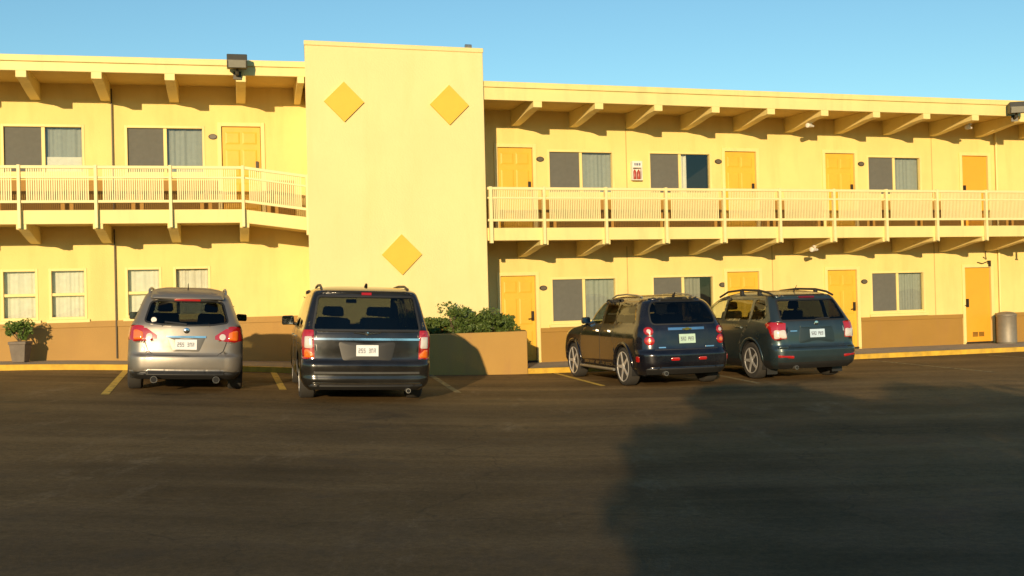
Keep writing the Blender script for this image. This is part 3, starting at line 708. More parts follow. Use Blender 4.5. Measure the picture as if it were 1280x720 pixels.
# ------------------------------------------------------------------ cars
def pchip(xk, yk):
    xk = np.array(xk, float); yk = np.array(yk, float); h = np.diff(xk); dl = np.diff(yk) / h; n = len(xk); d = np.zeros(n)
    for i in range(1, n - 1):
        if dl[i - 1] * dl[i] > 0:
            w1, w2 = 2 * h[i] + h[i - 1], h[i] + 2 * h[i - 1]; d[i] = (w1 + w2) / (w1 / dl[i - 1] + w2 / dl[i])
    d[0], d[-1] = dl[0], dl[-1]
    def f(x):
        i = int(min(max(np.searchsorted(xk, x) - 1, 0), n - 2)); t = (x - xk[i]) / h[i]; t = min(max(t, 0), 1)
        return float((2 * t**3 - 3 * t**2 + 1) * yk[i] + (t**3 - 2 * t**2 + t) * h[i] * d[i] + (-2 * t**3 + 3 * t**2) * yk[i + 1] + (t**3 - t**2) * h[i] * d[i + 1])
    return f
class Shell:
    """Car skin as horizontal outlines: every height has a rounded outline, y runs from the rear bumper forward."""
    def __init__(s, keys):
        # key row: z, half width, corner radius, rear y, rear bulge, front y, side bulge
        k = np.array(keys, float); s.z0, s.z1 = k[0, 0], k[-1, 0]; s.keys = k
        s.fn = [pchip(k[:, 0], k[:, i]) for i in range(1, 7)]
    def par(s, z): return [f(z) for f in s.fn]
    def X(s, y, z):                                   # side: half width at y
        w, r, yr, b, yf, sb = s.par(z); yb = yr + b * ((w - r) / w) ** 2; rf = min(r * 1.5, w * .7)
        if y < yb + r: return (w - r) + math.sqrt(max(0, r * r - (yb + r - y) ** 2))
        if y > yf - rf: return (w - rf) + math.sqrt(max(0, rf * rf - (y - yf + rf) ** 2))
        t = (y - yb - r) / max(1e-4, yf - rf - yb - r); return w + sb * math.sin(math.pi * t)
    def Y(s, x, z):                                   # rear: y at x
        w, r, yr, b, yf, sb = s.par(z); x = abs(x); yb = yr + b * ((w - r) / w) ** 2
        if x < w - r: return yr + b * (x / w) ** 2
        return yb + r - math.sqrt(max(0, r * r - (x - w + r) ** 2))
    def YF(s, x, z):
        w, r, yr, b, yf, sb = s.par(z); x = abs(x); rf = min(r * 1.5, w * .7)
        if x < w - rf: return yf - .06 * (x / w) ** 2 * 0
        return yf - rf + math.sqrt(max(0, rf * rf - (x - w + rf) ** 2))
    def pt(s, dom, a, z):
        if dom == 'rear': return Vector((a, s.Y(a, z), z))
        if dom == 'front': return Vector((a, s.YF(a, z), z))
        return Vector(((1 if dom == 'right' else -1) * s.X(a, z), a, z))
    def nrm(s, dom, a, z, e=.012):
        za, zb = max(s.z0, z - e), min(s.z1, z + e)
        du = s.pt(dom, a + e, z) - s.pt(dom, a - e, z); dv = s.pt(dom, a, zb) - s.pt(dom, a, za)
        n = du.cross(dv)
        if n.length < 1e-9: return Vector((0, -1, 0))
        n.normalize(); ref = {'rear': Vector((0, -1, .2)), 'front': Vector((0, 1, .2)), 'left': Vector((-1, 0, .1)), 'right': Vector((1, 0, .1))}[dom]
        return n if n.dot(ref) > 0 else -n
    def ribbon(s, mb, dom, path, width, off=.003, th=.004, closed=False, mi=0, step=.035):
        pts = []; seq = list(path) + ([path[0]] if closed else [])
        for p, q in zip(seq[:-1], seq[1:]):
            n = max(1, int(math.hypot(q[0] - p[0], q[1] - p[1]) / step)); pts += [(p[0] + (q[0] - p[0]) * i / n, p[1] + (q[1] - p[1]) * i / n) for i in range(n)]
        if not closed: pts.append(seq[-1])
        n = len(pts); vs = []
        for i, (a, z) in enumerate(pts):
            p0 = pts[i - 1] if (i or closed) else pts[i]; p1 = pts[(i + 1) % n] if (i < n - 1 or closed) else pts[i]
            d = Vector((p1[0] - p0[0], p1[1] - p0[1])); d = d.normalized() if d.length > 1e-9 else Vector((1, 0)); q = Vector((-d.y, d.x)) * width / 2
            for sg, o in ((-1, off - .02), (-1, off + th), (1, off + th), (1, off - .02)):
                aa, zz = a + sg * q.x, min(max(z + sg * q.y, s.z0), s.z1); vs.append(s.pt(dom, aa, zz) + s.nrm(dom, aa, zz) * o)
        fs = []
        for i in range(n if closed else n - 1):
            j = (i + 1) % n
            for k in range(3): fs.append((4 * i + k, 4 * j + k, 4 * j + k + 1, 4 * i + k + 1))
        if not closed: fs += [(0, 1, 2, 3), (4 * n - 4, 4 * n - 3, 4 * n - 2, 4 * n - 1)]
        mb.add(vs, fs, mi)
def pin(poly, x, y):
    c = False; n = len(poly); j = n - 1
    for i in range(n):
        xi, yi = poly[i]; xj, yj = poly[j]
        if (yi > y) != (yj > y) and x < (xj - xi) * (y - yi) / (yj - yi) + xi: c = not c
        j = i
    return c
def near(poly, x, y):
    best = (9, x, y); n = len(poly)
    for i in range(n):
        ax_, ay_ = poly[i]; bx_, by_ = poly[(i + 1) % n]; dx, dy = bx_ - ax_, by_ - ay_; L2 = dx * dx + dy * dy
        t = 0 if L2 < 1e-12 else min(1, max(0, ((x - ax_) * dx + (y - ay_) * dy) / L2)); px, py = ax_ + t * dx, ay_ + t * dy; d = math.hypot(px - x, py - y)
        if d < best[0]: best = (d, px, py)
    return best
def circ(cx, cz, r, n=36): return [(cx + r * math.cos(6.2832 * i / n), cz + r * math.sin(6.2832 * i / n)) for i in range(n)]
def rnd_poly(poly, r=.04, n=4):                       # round the corners of an outline
    out = []; m = len(poly)
    for i in range(m):
        p, a, b = Vector(poly[i]), Vector(poly[i - 1]), Vector(poly[(i + 1) % m]); u, v = a - p, b - p
        k = min(r, u.length * .45, v.length * .45); u = p + u.normalized() * k; v = p + v.normalized() * k
        for j in range(n + 1):
            t = j / n; out.append(tuple((1 - t) ** 2 * u + 2 * t * (1 - t) * p + t * t * v))
    return out
def mirror(poly): return [(-a, z) for a, z in poly][::-1]

def build_car(name, base, heading, label, shell, regions, mats, wheels, extra, roll=0.0):
    """regions: (part name, domain, outline, material key, offset); domains side = both flanks."""
    car = empty(name, (base[0], base[1], G(*base)), (0, roll, heading)); tag(car, label, 'car', 'cars parked nose in at the motel')
    z0, z1 = shell.z0, shell.z1
    zs = list(np.arange(z0, z1 - .12, .022)) + list(np.linspace(z1 - .12, z1, 16)); nz = len(zs)
    n1, n2, n3, n4 = 30, 10, 150, 26
    regs = []
    for nm, dom, poly, mk, off in regions:
        for d in (('left', 'right') if dom == 'side' else (dom,)): regs.append((nm, d, poly, mk, off, (min(p[0] for p in poly), max(p[0] for p in poly), min(p[1] for p in poly), max(p[1] for p in poly))))
    def column(z):
        w, r, yr, b, yf, sb = shell.par(z); yb = yr + b * ((w - r) / w) ** 2; rf = min(r * 1.5, w * .7); half = []
        for i in range(n1): half.append(('rear', (w - r) * i / n1))
        for i in range(n2 // 2): a = math.pi / 2 * i / n2; half.append(('rear', (w - r) + r * math.sin(a)))
        for i in range(n2 // 2, n2): a = math.pi / 2 * i / n2; half.append(('side', yb + r - r * math.cos(a)))
        ya, ye = yb + r, yf - rf
        for i in range(n3): half.append(('side', ya + (ye - ya) * i / n3))
        for i in range(n2 // 2): a = math.pi / 2 * i / n2; half.append(('side', ye + rf * math.sin(a)))
        for i in range(n2 // 2, n2): a = math.pi / 2 * i / n2; half.append(('front', (w - rf) + rf * math.cos(a)))
        for i in range(n4 + 1): half.append(('front', (w - rf) * (1 - i / n4)))
        return half
    H_ = len(column(zs[0])); NC = 2 * H_ - 2
    dom_c = []; verts = []; prm = []
    for j, z in enumerate(zs):
        half = column(z)
        full = [(d if d != 'side' else 'right', a) for d, a in half] + [(d if d != 'side' else 'left', -a if d != 'side' else a) for d, a in half[-2:0:-1]]
        for (d, a) in full:
            zz = z; best = (.0165, None)
            for rg in regs:
                if rg[1] != d: continue
                bb = rg[5]
                if a < bb[0] - .03 or a > bb[1] + .03 or z < bb[2] - .03 or z > bb[3] + .03: continue
                q = near(rg[2], a, z)
                if q[0] < best[0]: best = (q[0], (q[1], q[2]))
            if best[1] and z0 < best[1][1] < z1 and 0 < j < nz - 1: a, zz = best[1]
            verts.append(shell.pt(d, a, zz)); prm.append((d, a, zz))
    groups = {}
    def put(key, face): groups.setdefault(key, []).append(face)
    for j in range(nz - 1):
        for i in range(NC):
            i2 = (i + 1) % NC; f = (j * NC + i, j * NC + i2, (j + 1) * NC + i2, (j + 1) * NC + i)
            ds = [prm[k][0] for k in f]; d = max(set(ds), key=ds.count)
            vals = [prm[k][1] if prm[k][0] == d else (verts[k].x if d in ('rear', 'front') else verts[k].y) for k in f]
            ca = sum(vals) / 4; cz_ = sum(prm[k][2] for k in f) / 4; key = ('body', 'paint', 0.0)
            for rg in regs:
                if rg[1] == d and rg[5][0] <= ca <= rg[5][1] and rg[5][2] <= cz_ <= rg[5][3] and pin(rg[2], ca, cz_): key = (rg[0], rg[3], rg[4], rg[1] if rg[0] in PER_SIDE else ('L' if (d == 'left' or d == 'rear' and ca < 0) else 'R') if rg[0] in SPLIT_LR else ''); break
            put(key, f)
    put(('body', 'paint', 0.0), tuple((nz - 1) * NC + i for i in range(NC)))
    owner = {}
    for key, fs in groups.items():
        for f in fs:
            for k_ in f: owner.setdefault(k_, set()).add(key[2])
    # one mesh per part; several materials share it
    parts = {}
    for key, fs in groups.items():
        if key[0] == 'hole': continue
        side = key[3] if len(key) > 3 else ''
        if key[0] in SPLIT_LR and side in ('left', 'right'): side = 'L' if side == 'left' else 'R'
        parts.setdefault((key[0], side), []).append((key[1], key[2], fs))
    # smooth whole-skin normals so that panels meet without a visible step
    bmf = bpy.data.meshes.new('tmp'); bmf.from_pydata(verts, [], [f for fs in groups.values() for f in fs]); bmf.update()
    vn = [Vector(v.normal) for v in bmf.vertices]; bpy.data.meshes.remove(bmf)
    made = {}
    for (nm, side), lst in parts.items():
        mb = MB(); mk = []; idx = {}
        mlist = []
        nrmls = []
        for mkey, off, fs in lst:
            if mkey not in mlist: mlist.append(mkey)
            for f in fs:
                nf = []
                for k in f:
                    kk = k
                    if kk not in idx: idx[kk] = len(mb.v); mb.v.append(tuple(verts[k] + vn[k] * (off if len(owner[k]) == 1 else 0))); nrmls.append(vn[k])
                    nf.append(idx[kk])
                mb.f.append(nf); mb.m.append(mlist.index(mkey))
        o = mb.build(nm, [mats[k] for k in mlist], car, local=True, smooth=75, recalc=False)
        o.data.normals_split_custom_set_from_vertices([tuple(n) for n in nrmls])
        made.setdefault(nm, []).append(o)
    # dark lining behind the pillars, floor and underside
    mb = MB(); idx = {}
    zb = extra['belt']
    for key, fs in groups.items():
        if key[0] in ('window', 'hole'): continue
        for f in fs:
            if min(prm[k][2] for k in f) < zb - .1: continue
            nf = []
            for k in f:
                if k not in idx: idx[k] = len(mb.v); mb.v.append(tuple(verts[k] - vn[k] * .035))
                nf.append(idx[k])
            mb.f.append(nf); mb.m.append(0)
    mb.build('headliner', M_INT, car, local=True, recalc=False, smooth=60)
    mb = MB(); w, r, yr, b, yf, sb = shell.par(zb - .15)
    mb.box((-w + .08, yr + .15, zb - .32), (w - .08, yf * .73, zb - .12)); mb.box((-.72, .35, .2), (.72, extra['len'] - .3, .55))
    for x in (-.40, .40): mb.box((-x - .06, .25, .30), (-x + .06, .7, .42))
    mb.build('underbody', M_UNDER, car, local=True)
    # seats
    for y in extra.get('seat_rows', (1.55, 2.6)):
        for x in (-.38, .38):
            m = MB(); m.prism([(x - .24, y, zb - .2), (x + .24, y, zb - .2), (x + .22, y - .10, zb + .18), (x - .22, y - .10, zb + .18)], [(x - .24, y + .14, zb - .2), (x + .24, y + .14, zb - .2), (x + .2, y - .0, zb + .2), (x - .2, y, zb + .2)])
            m.prism([(x - .12, y - .10, zb + .22), (x + .12, y - .10, zb + .22), (x + .10, y - .11, zb + .38), (x - .10, y - .11, zb + .38)], [(x - .12, y, zb + .22), (x + .12, y, zb + .22), (x + .1, y - .03, zb + .38), (x - .1, y - .03, zb + .38)])
            m.build('seat', M_INT, car, local=True, bevel=.03)
    # wheels with arch linings
    wr, ww = wheels['r'], wheels['w']
    for ya in wheels['axles']:
        for sx in (-1, 1):
            cx = sx * (wheels['track'] / 2)
            wh = empty('wheel', (cx, ya, wr)); wh.parent = car
            RF = wheels.get('rf', .70)
            t = MB(); h = ww / 2
            t.lathe([(wr * (RF - .01), -h * .9), (wr * (RF + .05), -h), (wr * .90, -h), (wr * .975, -h * .82), (wr, -h * .55), (wr, h * .55), (wr * .975, h * .82), (wr * .90, h), (wr * (RF + .05), h), (wr * (RF - .01), h * .9)], (0, 0, 0), 40, 'x'); t.build('tyre', M_RUBBER, wh, local=True, smooth=35)
            rm = MB(); o_ = sx * h
            rm.lathe([(wr * RF, o_ * .80), (wr * RF, o_ * 1.01), (wr * (RF - .04), o_ * 1.01), (wr * (RF - .07), o_ * .55)], (0, 0, 0), 40, 'x')
            ns = wheels['spokes']
            for k in range(ns):
                for da in ((-.1, .1) if wheels.get('twin') else (0,)):
                    a = 6.2832 * k / ns + da * 1.7; ca_, sa_ = math.cos(a), math.sin(a); hw0, hw1 = wr * .085, wr * .06
                    def q(rad, tt, xx): return (xx, rad * ca_ - tt * sa_, rad * sa_ + tt * ca_)
                    rm.prism([q(wr * .06, -hw0, o_ * .72), q(wr * .06, hw0, o_ * .72), q(wr * (RF - .03), hw1, o_ * .80), q(wr * (RF - .03), -hw1, o_ * .80)], [q(wr * .06, -hw0, o_ * .96), q(wr * .06, hw0, o_ * .96), q(wr * (RF - .03), hw1, o_ * 1.0), q(wr * (RF - .03), -hw1, o_ * 1.0)])
            rm.lathe([(wr * .17, o_ * .7), (wr * .17, o_ * 1.0), (wr * .12, o_ * 1.06), (.005, o_ * 1.06)], (0, 0, 0), 20, 'x'); rm.build('rim', wheels['rim'], wh, local=True, smooth=35)
            dk = MB(); dk.lathe([(wr * (RF - .015), o_ * .3), (wr * (RF - .015), o_ * .36)], (0, 0, 0), 24, 'x'); dk.build('brake_disc', M_UNDER, wh, local=True)
        ra = wheels['arch']; n = 18; ang = [math.pi * (-.12 + 1.24 * i / n) for i in range(n + 1)]
        for sx in (-1, 1):
            ln = MB(); rim_ = [(x, ya + ra * math.cos(a), wr + ra * math.sin(a)) for a in ang for x in (sx * .5, sx * .86)]
            ln.add(rim_ + [(sx * .5, ya, wr)], [(2 * i, 2 * i + 1, 2 * i + 3, 2 * i + 2) for i in range(n)] + [(2 * n + 2, 2 * i, 2 * i + 2) for i in range(n)])
            ln.build('arch_lining', M_UNDER, car, local=True, recalc=False)
    # door mirrors
    my, mz = extra['mirror']; 
    for sx in (-1, 1):
        x0 = shell.X(my, mz) - .02; m = MB(); sw, sh = extra.get('mirror_size', (.20, .15))
        m.prism([(sx * (x0 + .05), my - .05, mz - sh * .35), (sx * (x0 + .05 + sw), my - .05, mz - sh * .4), (sx * (x0 + .05 + sw), my - .05, mz + sh * .5), (sx * (x0 + .07), my - .05, mz + sh * .55)],
                [(sx * (x0 + .07), my + .10, mz - sh * .25), (sx * (x0 + .02 + sw), my + .07, mz - sh * .3), (sx * (x0 + .02 + sw), my + .07, mz + sh * .35), (sx * (x0 + .08), my + .10, mz + sh * .4)])
        m.box((min(sx * (x0 - .05), sx * (x0 + .09)), my - .02, mz - sh * .4), (max(sx * (x0 - .05), sx * (x0 + .09)), my + .06, mz - sh * .12))
        mo = m.build('side_mirror', mats['mirror'], car, local=True, bevel=.022, smooth=50)
        g_ = MB(); a_, b_ = sorted((sx * (x0 + .08), sx * (x0 + .03 + sw))); g_.box((a_, my - .056, mz - sh * .28), (b_, my - .051, mz + sh * .4)); g_.build('mirror_glass', M_MIRG, mo, local='rel')
    return car, made
PER_SIDE = {'door', 'rear_door', 'front_door', 'window', 'sill_trim'}
SPLIT_LR = {'tail_light', 'reflector'}
def ribbons(car, shell, name, items, mat, th=.004, off=.002):
    for dom, path, width, closed in items:              # each line or strip is a part of its own
        for d in (('left', 'right') if dom == 'side' else (dom,)):
            mb = MB(); shell.ribbon(mb, d, path, width, off, th, closed); o = mb.build(name, mat, car, local=True, smooth=40)
    return o
def lens(parent, shell, dom, poly, mat, off=.014, name='lens'):
    # a small moulded cover that follows the skin; parent is a part of the car
    n = len(poly); cx = sum(p[0] for p in poly) / n; cz = sum(p[1] for p in poly) / n; vs = []
    for k, o in ((1, off - .02), (1, off), (.93, off + .004), (.5, off + .005)):
        for a, z in poly:
            aa, zz = cx + (a - cx) * k, cz + (z - cz) * k; vs.append(shell.pt(dom, aa, zz) + shell.nrm(dom, aa, zz) * o)
    vs.append(shell.pt(dom, cx, cz) + shell.nrm(dom, cx, cz) * (off + .005))
    fs = [(r * n + i, r * n + (i + 1) % n, (r + 1) * n + (i + 1) % n, (r + 1) * n + i) for r in range(3) for i in range(n)] + [(3 * n + i, 3 * n + (i + 1) % n, 4 * n) for i in range(n)]
    m = MB(); m.add(vs, fs); is_car = parent.parent is None
    return m.build(name, mat, parent, local=True if is_car else 'rel', smooth=40)
def plate(car, shell, x0, x1, z0, z1, mat, ink=M_INK, depth=.012, rows=7):
    zc = (z0 + z1) / 2; y = min(shell.Y(x0, z0), shell.Y(x1, z0), shell.Y(0, z0)) - depth; tilt = (shell.Y((x0 + x1) / 2, z1) - shell.Y((x0 + x1) / 2, z0))
    m = MB(); m.prism([(x0, y, z0), (x1, y, z0), (x1, y + tilt, z1), (x0, y + tilt, z1)], [(x0, y - .006, z0), (x1, y - .006, z0), (x1, y + tilt - .006, z1), (x0, y + tilt - .006, z1)])
    p = m.build('licence_plate', mat, car, local=True, bevel=.002)
    m = MB(); rnd = random.Random(int(x1 * 1e4)); w = x1 - x0; h = z1 - z0; n = rows
    for i in range(n):                                  # worn raised characters, unreadable at this distance
        if i == 3 and rows == 7: continue
        a = x0 + w * (.10 + .80 * i / n); b = a + w * .80 / n * .72
        tk = h * .075; q0, q1, q2 = z0 + h * .28, z0 + h * .49, z0 + h * .70; yy = y + tilt * .5
        segs = [(a, q0, b, q0 + tk), (a, q1 - tk / 2, b, q1 + tk / 2), (a, q2 - tk, b, q2), (a, q0, a + w * .02, q1), (a, q1, a + w * .02, q2), (b - w * .02, q0, b, q1), (b - w * .02, q1, b, q2)]
        for sg_ in rnd.sample(segs, 5): m.box((sg_[0], yy - .0095 - tilt * .2, sg_[1]), (sg_[2], yy - .004, sg_[3]))
    m.build('plate_characters', ink, p, local='rel')
    return p
def tubepart(car, name, path, r, mat, n=8):
    m = MB(); m.tube(path, r, n); o = m.build(name, mat, car, local=True, smooth=50)
    if name == 'exhaust_pipe':
        x, y, z = path[-1]; mm = MB(); mm.lathe([(r * .8, 0), (r * .8, -.004)], (x, y - .001, z), 14, 'y'); mm.build('pipe_mouth', M_UNDER, o, local='rel')
    return o

M_GDARK = glass('tinted_glass', (.10, .10, .10), .95, .01)
M_GMID = glass('light_tinted_glass', (.30, .33, .29), .95, .01)
M_GCLR = glass('clear_glass', (.84, .88, .84), .95, .01)
M_GREAR2 = glass('dark_grey_glass', (.09, .10, .095), .95, .01)
M_GREAR = glass('grey_glass', (.10, .11, .088), .95, .01)

# --- silver crossover -------------------------------------------------------
ZS = 1.025
k = [(.20, .76, .22, .16, .08, 4.46, .01), (.28, .84, .24, .06, .10, 4.56, .01), (.40, .875, .27, .01, .12, 4.64, .02), (.50, .885, .28, .0, .13, 4.65, .02), (.56, .885, .28, .005, .13, 4.64, .02),
     (.60, .885, .28, .05, .12, 4.62, .02), (.80, .882, .26, .075, .11, 4.52, .02), (.90, .87, .25, .085, .12, 4.3, .02), (1.00, .855, .25, .10, .13, 3.75, .02), (1.06, .835, .25, .12, .14, 3.62, .02),
     (1.12, .805, .25, .16, .15, 3.50, .02), (1.28, .745, .24, .30, .15, 3.16, .02), (1.44, .685, .24, .42, .16, 2.82, .02), (1.50, .655, .25, .46, .17, 2.66, .02), (1.56, .60, .27, .60, .16, 2.45, .015), (1.61, .50, .30, .85, .14, 2.2, .01), (1.64, .36, .25, 1.1, .12, 1.95, .0)]
sh1 = Shell([(a * ZS,) + tuple(b) for a, *b in k])
arch = lambda ya, wr, ra: [p for p in circ(ya, wr, ra)]
rw = rnd_poly([(-.64, 1.115), (-.40, 1.075), (0, 1.06), (.40, 1.075), (.64, 1.115), (.56, 1.425), (.46, 1.455), (-.46, 1.455), (-.56, 1.425)], .05)
tl = [(-.44, .905), (-.44, .85), (-.60, .815), (-.90, .80), (-.90, 1.07), (-.66, 1.055)]
reg = [('hole', 'side', circ(1.0, .355, .40), 'paint', 0), ('hole', 'side', circ(3.69, .355, .40), 'paint', 0),
       ('window', 'rear', rw, 'g_rear', -.004), ('window', 'front', [(-.70, 1.08), (.70, 1.08), (.56, 1.5), (-.56, 1.5)], 'g_clear', -.004),
       ('window', 'side', rnd_poly([(.62, 1.16), (1.0, 1.12), (1.12, 1.42), (.80, 1.40)], .05), 'g_dark', -.004), ('window', 'side', rnd_poly([(1.08, 1.12), (1.98, 1.10), (1.98, 1.47), (1.18, 1.44)], .04), 'g_dark', -.004), ('window', 'side', rnd_poly([(2.06, 1.10), (3.12, 1.09), (2.66, 1.45), (2.06, 1.47)], .04), 'g_mid', -.004)]
for sg in (1, -1):
    f = (lambda p: p) if sg == 1 else mirror
    reg += [('tail_light', 'rear', f(tl), 'red', .010)]
reg += [('tail_light', 'side', [(-.1, .80), (.36, .83), (.50, .96), (.40, 1.05), (-.1, 1.07)], 'red', .012)]
rec = [(-.20, .655), (.20, .655), (.295, .875), (-.295, .875)]
reg += [('tailgate', 'rear', rnd_poly([(-.57, .58), (.57, .58), (.70, .84), (.70, 1.5), (-.70, 1.5), (-.70, .84)], .08), 'paint', 0.0),
        ('lower_valance', 'rear', [(-.9, .2), (.9, .2), (.9, .31), (.60, .345), (-.60, .345), (-.9, .31)], 'black', -.01), ('sill_trim', 'side', [(.1, .2), (4.3, .2), (4.3, .33), (.1, .33)], 'black', 0), ('rear_bumper', 'rear', [(-.95, .3), (.95, .3), (.95, .585), (-.95, .585)], 'paint', 0.0),
        ('door', 'side', [(1.02, .36), (1.42, .36), (2.02, .36), (2.02, 1.5), (1.08, 1.5), (1.02, 1.0)], 'paint', 0)]
p_silver = car_paint('paint_silver', (.26, .24, .212), .65, .44, .3, .25)
mats = dict(paint=p_silver, paint2=plain('paint_silver_recess', (.20, .185, .165), .4, .5), black=M_BLACK, g_rear=M_GREAR2, g_dark=M_GDARK, g_mid=M_GMID, g_clear=M_GCLR, red=M_TAILR, amber=M_TAILA, clear=M_TAILC, darkred=M_TAILD, mirror=M_BLACK)
C1, _m = build_car('parked_crossover', (-5.18, 17.6), R(15.5), 'silver crossover with chrome exhaust parked furthest left', sh1, reg, mats, dict(r=.355, w=.225, track=1.575, axles=(1.0, 3.69), spokes=5, arch=.405, rim=M_RIM), dict(belt=1.05, len=4.65, mirror=(3.02, 1.17), mirror_size=(.21, .15)), roll=.0487)
for o in _m['tail_light']:
    sg = 1 if o.location[0] < 0 else -1; f = (lambda p: p) if sg == 1 else mirror
    lens(o, sh1, 'rear', f(circ(-.555, .885, .050, 20)), M_TAILC); lens(o, sh1, 'rear', f(rnd_poly([(-.65, .84), (-.65, .95), (-.73, .985), (-.79, .985), (-.79, .83)], .03)), M_TAILA)
ribbons(C1, sh1, 'panel_gap', [('rear', [(-.62, .80), (-.57, .66), (-.48, .595), (0, .585), (.48, .595), (.57, .66), (.62, .80)], .014, False), ('side', [(1.02, .36), (1.02, 1.08)], .01, False), ('side', [(2.02, .36), (2.02, 1.1)], .01, False)], M_BLACK, .001, .001)
ribbons(C1, sh1, 'rear_window_seal', [('rear', rw, .025, True)], M_BLACK, .003, .0)
lens(C1, sh1, 'rear', rnd_poly(rec, .03), mats['paint2'], .003, 'plate_surround')
ribbons(C1, sh1, 'plate_chrome_bar', [('rear', [(-.30, .885), (.30, .885)], .03, False)], M_CHROME, .02, .0)
ribbons(C1, sh1, 'high_brake_light', [('rear', [(-.20, 1.462), (.20, 1.462)], .028, False)], M_TAILR, .02, .0)
m = MB(); y_ = sh1.Y(0, 1.48)
m.prism([(-.58, y_ + .0, 1.475), (.58, y_ + .0, 1.475), (.60, y_ + .25, 1.555), (-.60, y_ + .25, 1.555)], [(-.50, y_ - .06, 1.50), (.50, y_ - .06, 1.50), (.54, y_ + .22, 1.585), (-.54, y_ + .22, 1.585)]); m.build('spoiler', p_silver, C1, local=True, bevel=.02, smooth=50)
ribbons(C1, sh1, 'rear_wiper', [('rear', [(0, 1.075), (-.10, 1.085), (-.33, 1.105)], .022, False)], M_BLACK, .02, .004)
m = MB(); m.lathe([(.045, 0), (.045, -.02), (.03, -.028), (.002, -.028)], (0, sh1.Y(0, .985), .985), 16, 'y'); m.build('badge', M_CHROME, C1, local=True, smooth=40)
plate(C1, sh1, -.165, .165, .685, .845, M_PLATE)
for x in (-.47, .47): tubepart(C1, 'exhaust_pipe', [(x, .10, .215), (x, .0, .215)], .055, M_CHROME, 16)
for sx in (-1, 1): tubepart(C1, 'roof_rail', [(sx * .60, .72, 1.555), (sx * .60, .80, 1.625), (sx * .60, 1.5, 1.665), (sx * .585, 2.2, 1.645), (sx * .58, 2.42, 1.57)], .020, M_METAL)
tubepart(C1, 'antenna', [(0, .86, 1.60), (0, .70, 1.74)], [.012, .005], M_BLACK, 6)
m = MB(); m.lathe([(.045, 0), (.045, .002)], (-.50, 0, 0), 14, 'y'); 
st = MB(); yy = sh1.Y(-.50, 1.145); st.lathe([(.042, -.008), (.042, -.012)], (-.50, yy - .008, 1.145), 16, 'y'); st.build('window_sticker', M_WHITE, C1, local=True)

# --- black minivan ----------------------------------------------------------
k = [(.19, .84, .18, .14, .05, 5.0, .0), (.27, .92, .20, .03, .07, 5.1, .01), (.36, .955, .22, .0, .08, 5.14, .02), (.42, .96, .22, .01, .08, 5.14, .02), (.56, .965, .22, .0, .08, 5.12, .03), (.60, .965, .21, .01, .08, 5.1, .03),
     (.64, .965, .20, .06, .07, 5.08, .03), (.85, .965, .17, .075, .07, 4.95, .03), (.98, .96, .16, .085, .07, 4.6, .03), (1.06, .945, .15, .10, .07, 4.15, .03), (1.12, .925, .14, .125, .07, 4.0, .03), (1.35, .87, .14, .22, .08, 3.55, .03), (1.58, .81, .15, .32, .09, 3.08, .03),
     (1.66, .775, .17, .37, .10, 2.85, .03), (1.71, .70, .22, .52, .10, 2.6, .02), (1.74, .58, .28, .80, .10, 2.3, .01), (1.755, .40, .26, 1.1, .1, 2.0, 0)]
sh2 = Shell(k)
rw = rnd_poly([(-.80, 1.085), (.80, 1.085), (.72, 1.595), (-.72, 1.595)], .05)
reg = [('hole', 'side', circ(1.10, .35, .40), 'paint', 0), ('hole', 'side', circ(4.18, .35, .40), 'paint', 0),
       ('window', 'rear', rw, 'g_rear', -.003), ('window', 'front', [(-.80, 1.12), (.80, 1.12), (.68, 1.64), (-.68, 1.64)], 'g_clear', -.003),
       ('window', 'side', rnd_poly([(.52, 1.12), (1.42, 1.12), (1.42, 1.60), (.66, 1.59)], .05), 'g_dark', -.003), ('window', 'side', rnd_poly([(1.50, 1.12), (2.56, 1.11), (2.56, 1.61), (1.50, 1.60)], .05), 'g_dark', -.003), ('window', 'side', rnd_poly([(2.64, 1.11), (3.72, 1.09), (3.05, 1.58), (2.64, 1.61)], .05), 'g_mid', -.003)]
for sg in (1, -1):
    f = (lambda p: p) if sg == 1 else mirror
    reg += [('tail_light', 'rear', f([(-.99, .66), (-.77, .66), (-.79, 1.09), (-.99, 1.09)]), 'red', .010)]
reg += [('tail_light', 'side', [(-.1, .66), (.20, .66), (.28, 1.09), (-.1, 1.09)], 'red', .012)]
rec = [(-.36, .635), (.36, .635), (.43, .915), (-.43, .915)]
reg += [('tailgate', 'rear', rnd_poly([(-.84, .625), (.84, .625), (.86, 1.0), (.80, 1.64), (-.80, 1.64), (-.86, 1.0)], .05), 'paint', 0.0),
        ('lower_valance', 'rear', [(-.98, .19), (.98, .19), (.98, .27), (-.98, .27)], 'black', -.01), ('rear_bumper', 'rear', [(-1.0, .27), (1.0, .27), (1.0, .625), (-1.0, .625)], 'paint', 0.0),
        ('door', 'side', [(1.46, .38), (2.60, .38), (2.60, 1.66), (1.46, 1.66)], 'paint', 0), ('front_door', 'side', [(2.62, .38), (3.76, .38), (3.82, .9), (3.72, 1.08), (3.05, 1.62), (2.62, 1.66)], 'paint', 0)]
p_black = car_paint('paint_black', (.012, .011, .0095), .2, .2, .05, .6)
mats = dict(mats, paint=p_black, g_rear=M_GREAR)
C2, _m = build_car('parked_minivan', (-2.19, 16.6), R(13), 'black minivan with vertical tail lights and chrome strip across its tailgate', sh2, reg, mats, dict(r=.35, w=.235, track=1.66, axles=(1.10, 4.18), spokes=7, arch=.405, rim=M_RIM), dict(belt=1.06, len=5.14, mirror=(3.62, 1.17), mirror_size=(.23, .19), seat_rows=(1.3, 2.2, 3.1)), roll=.04)
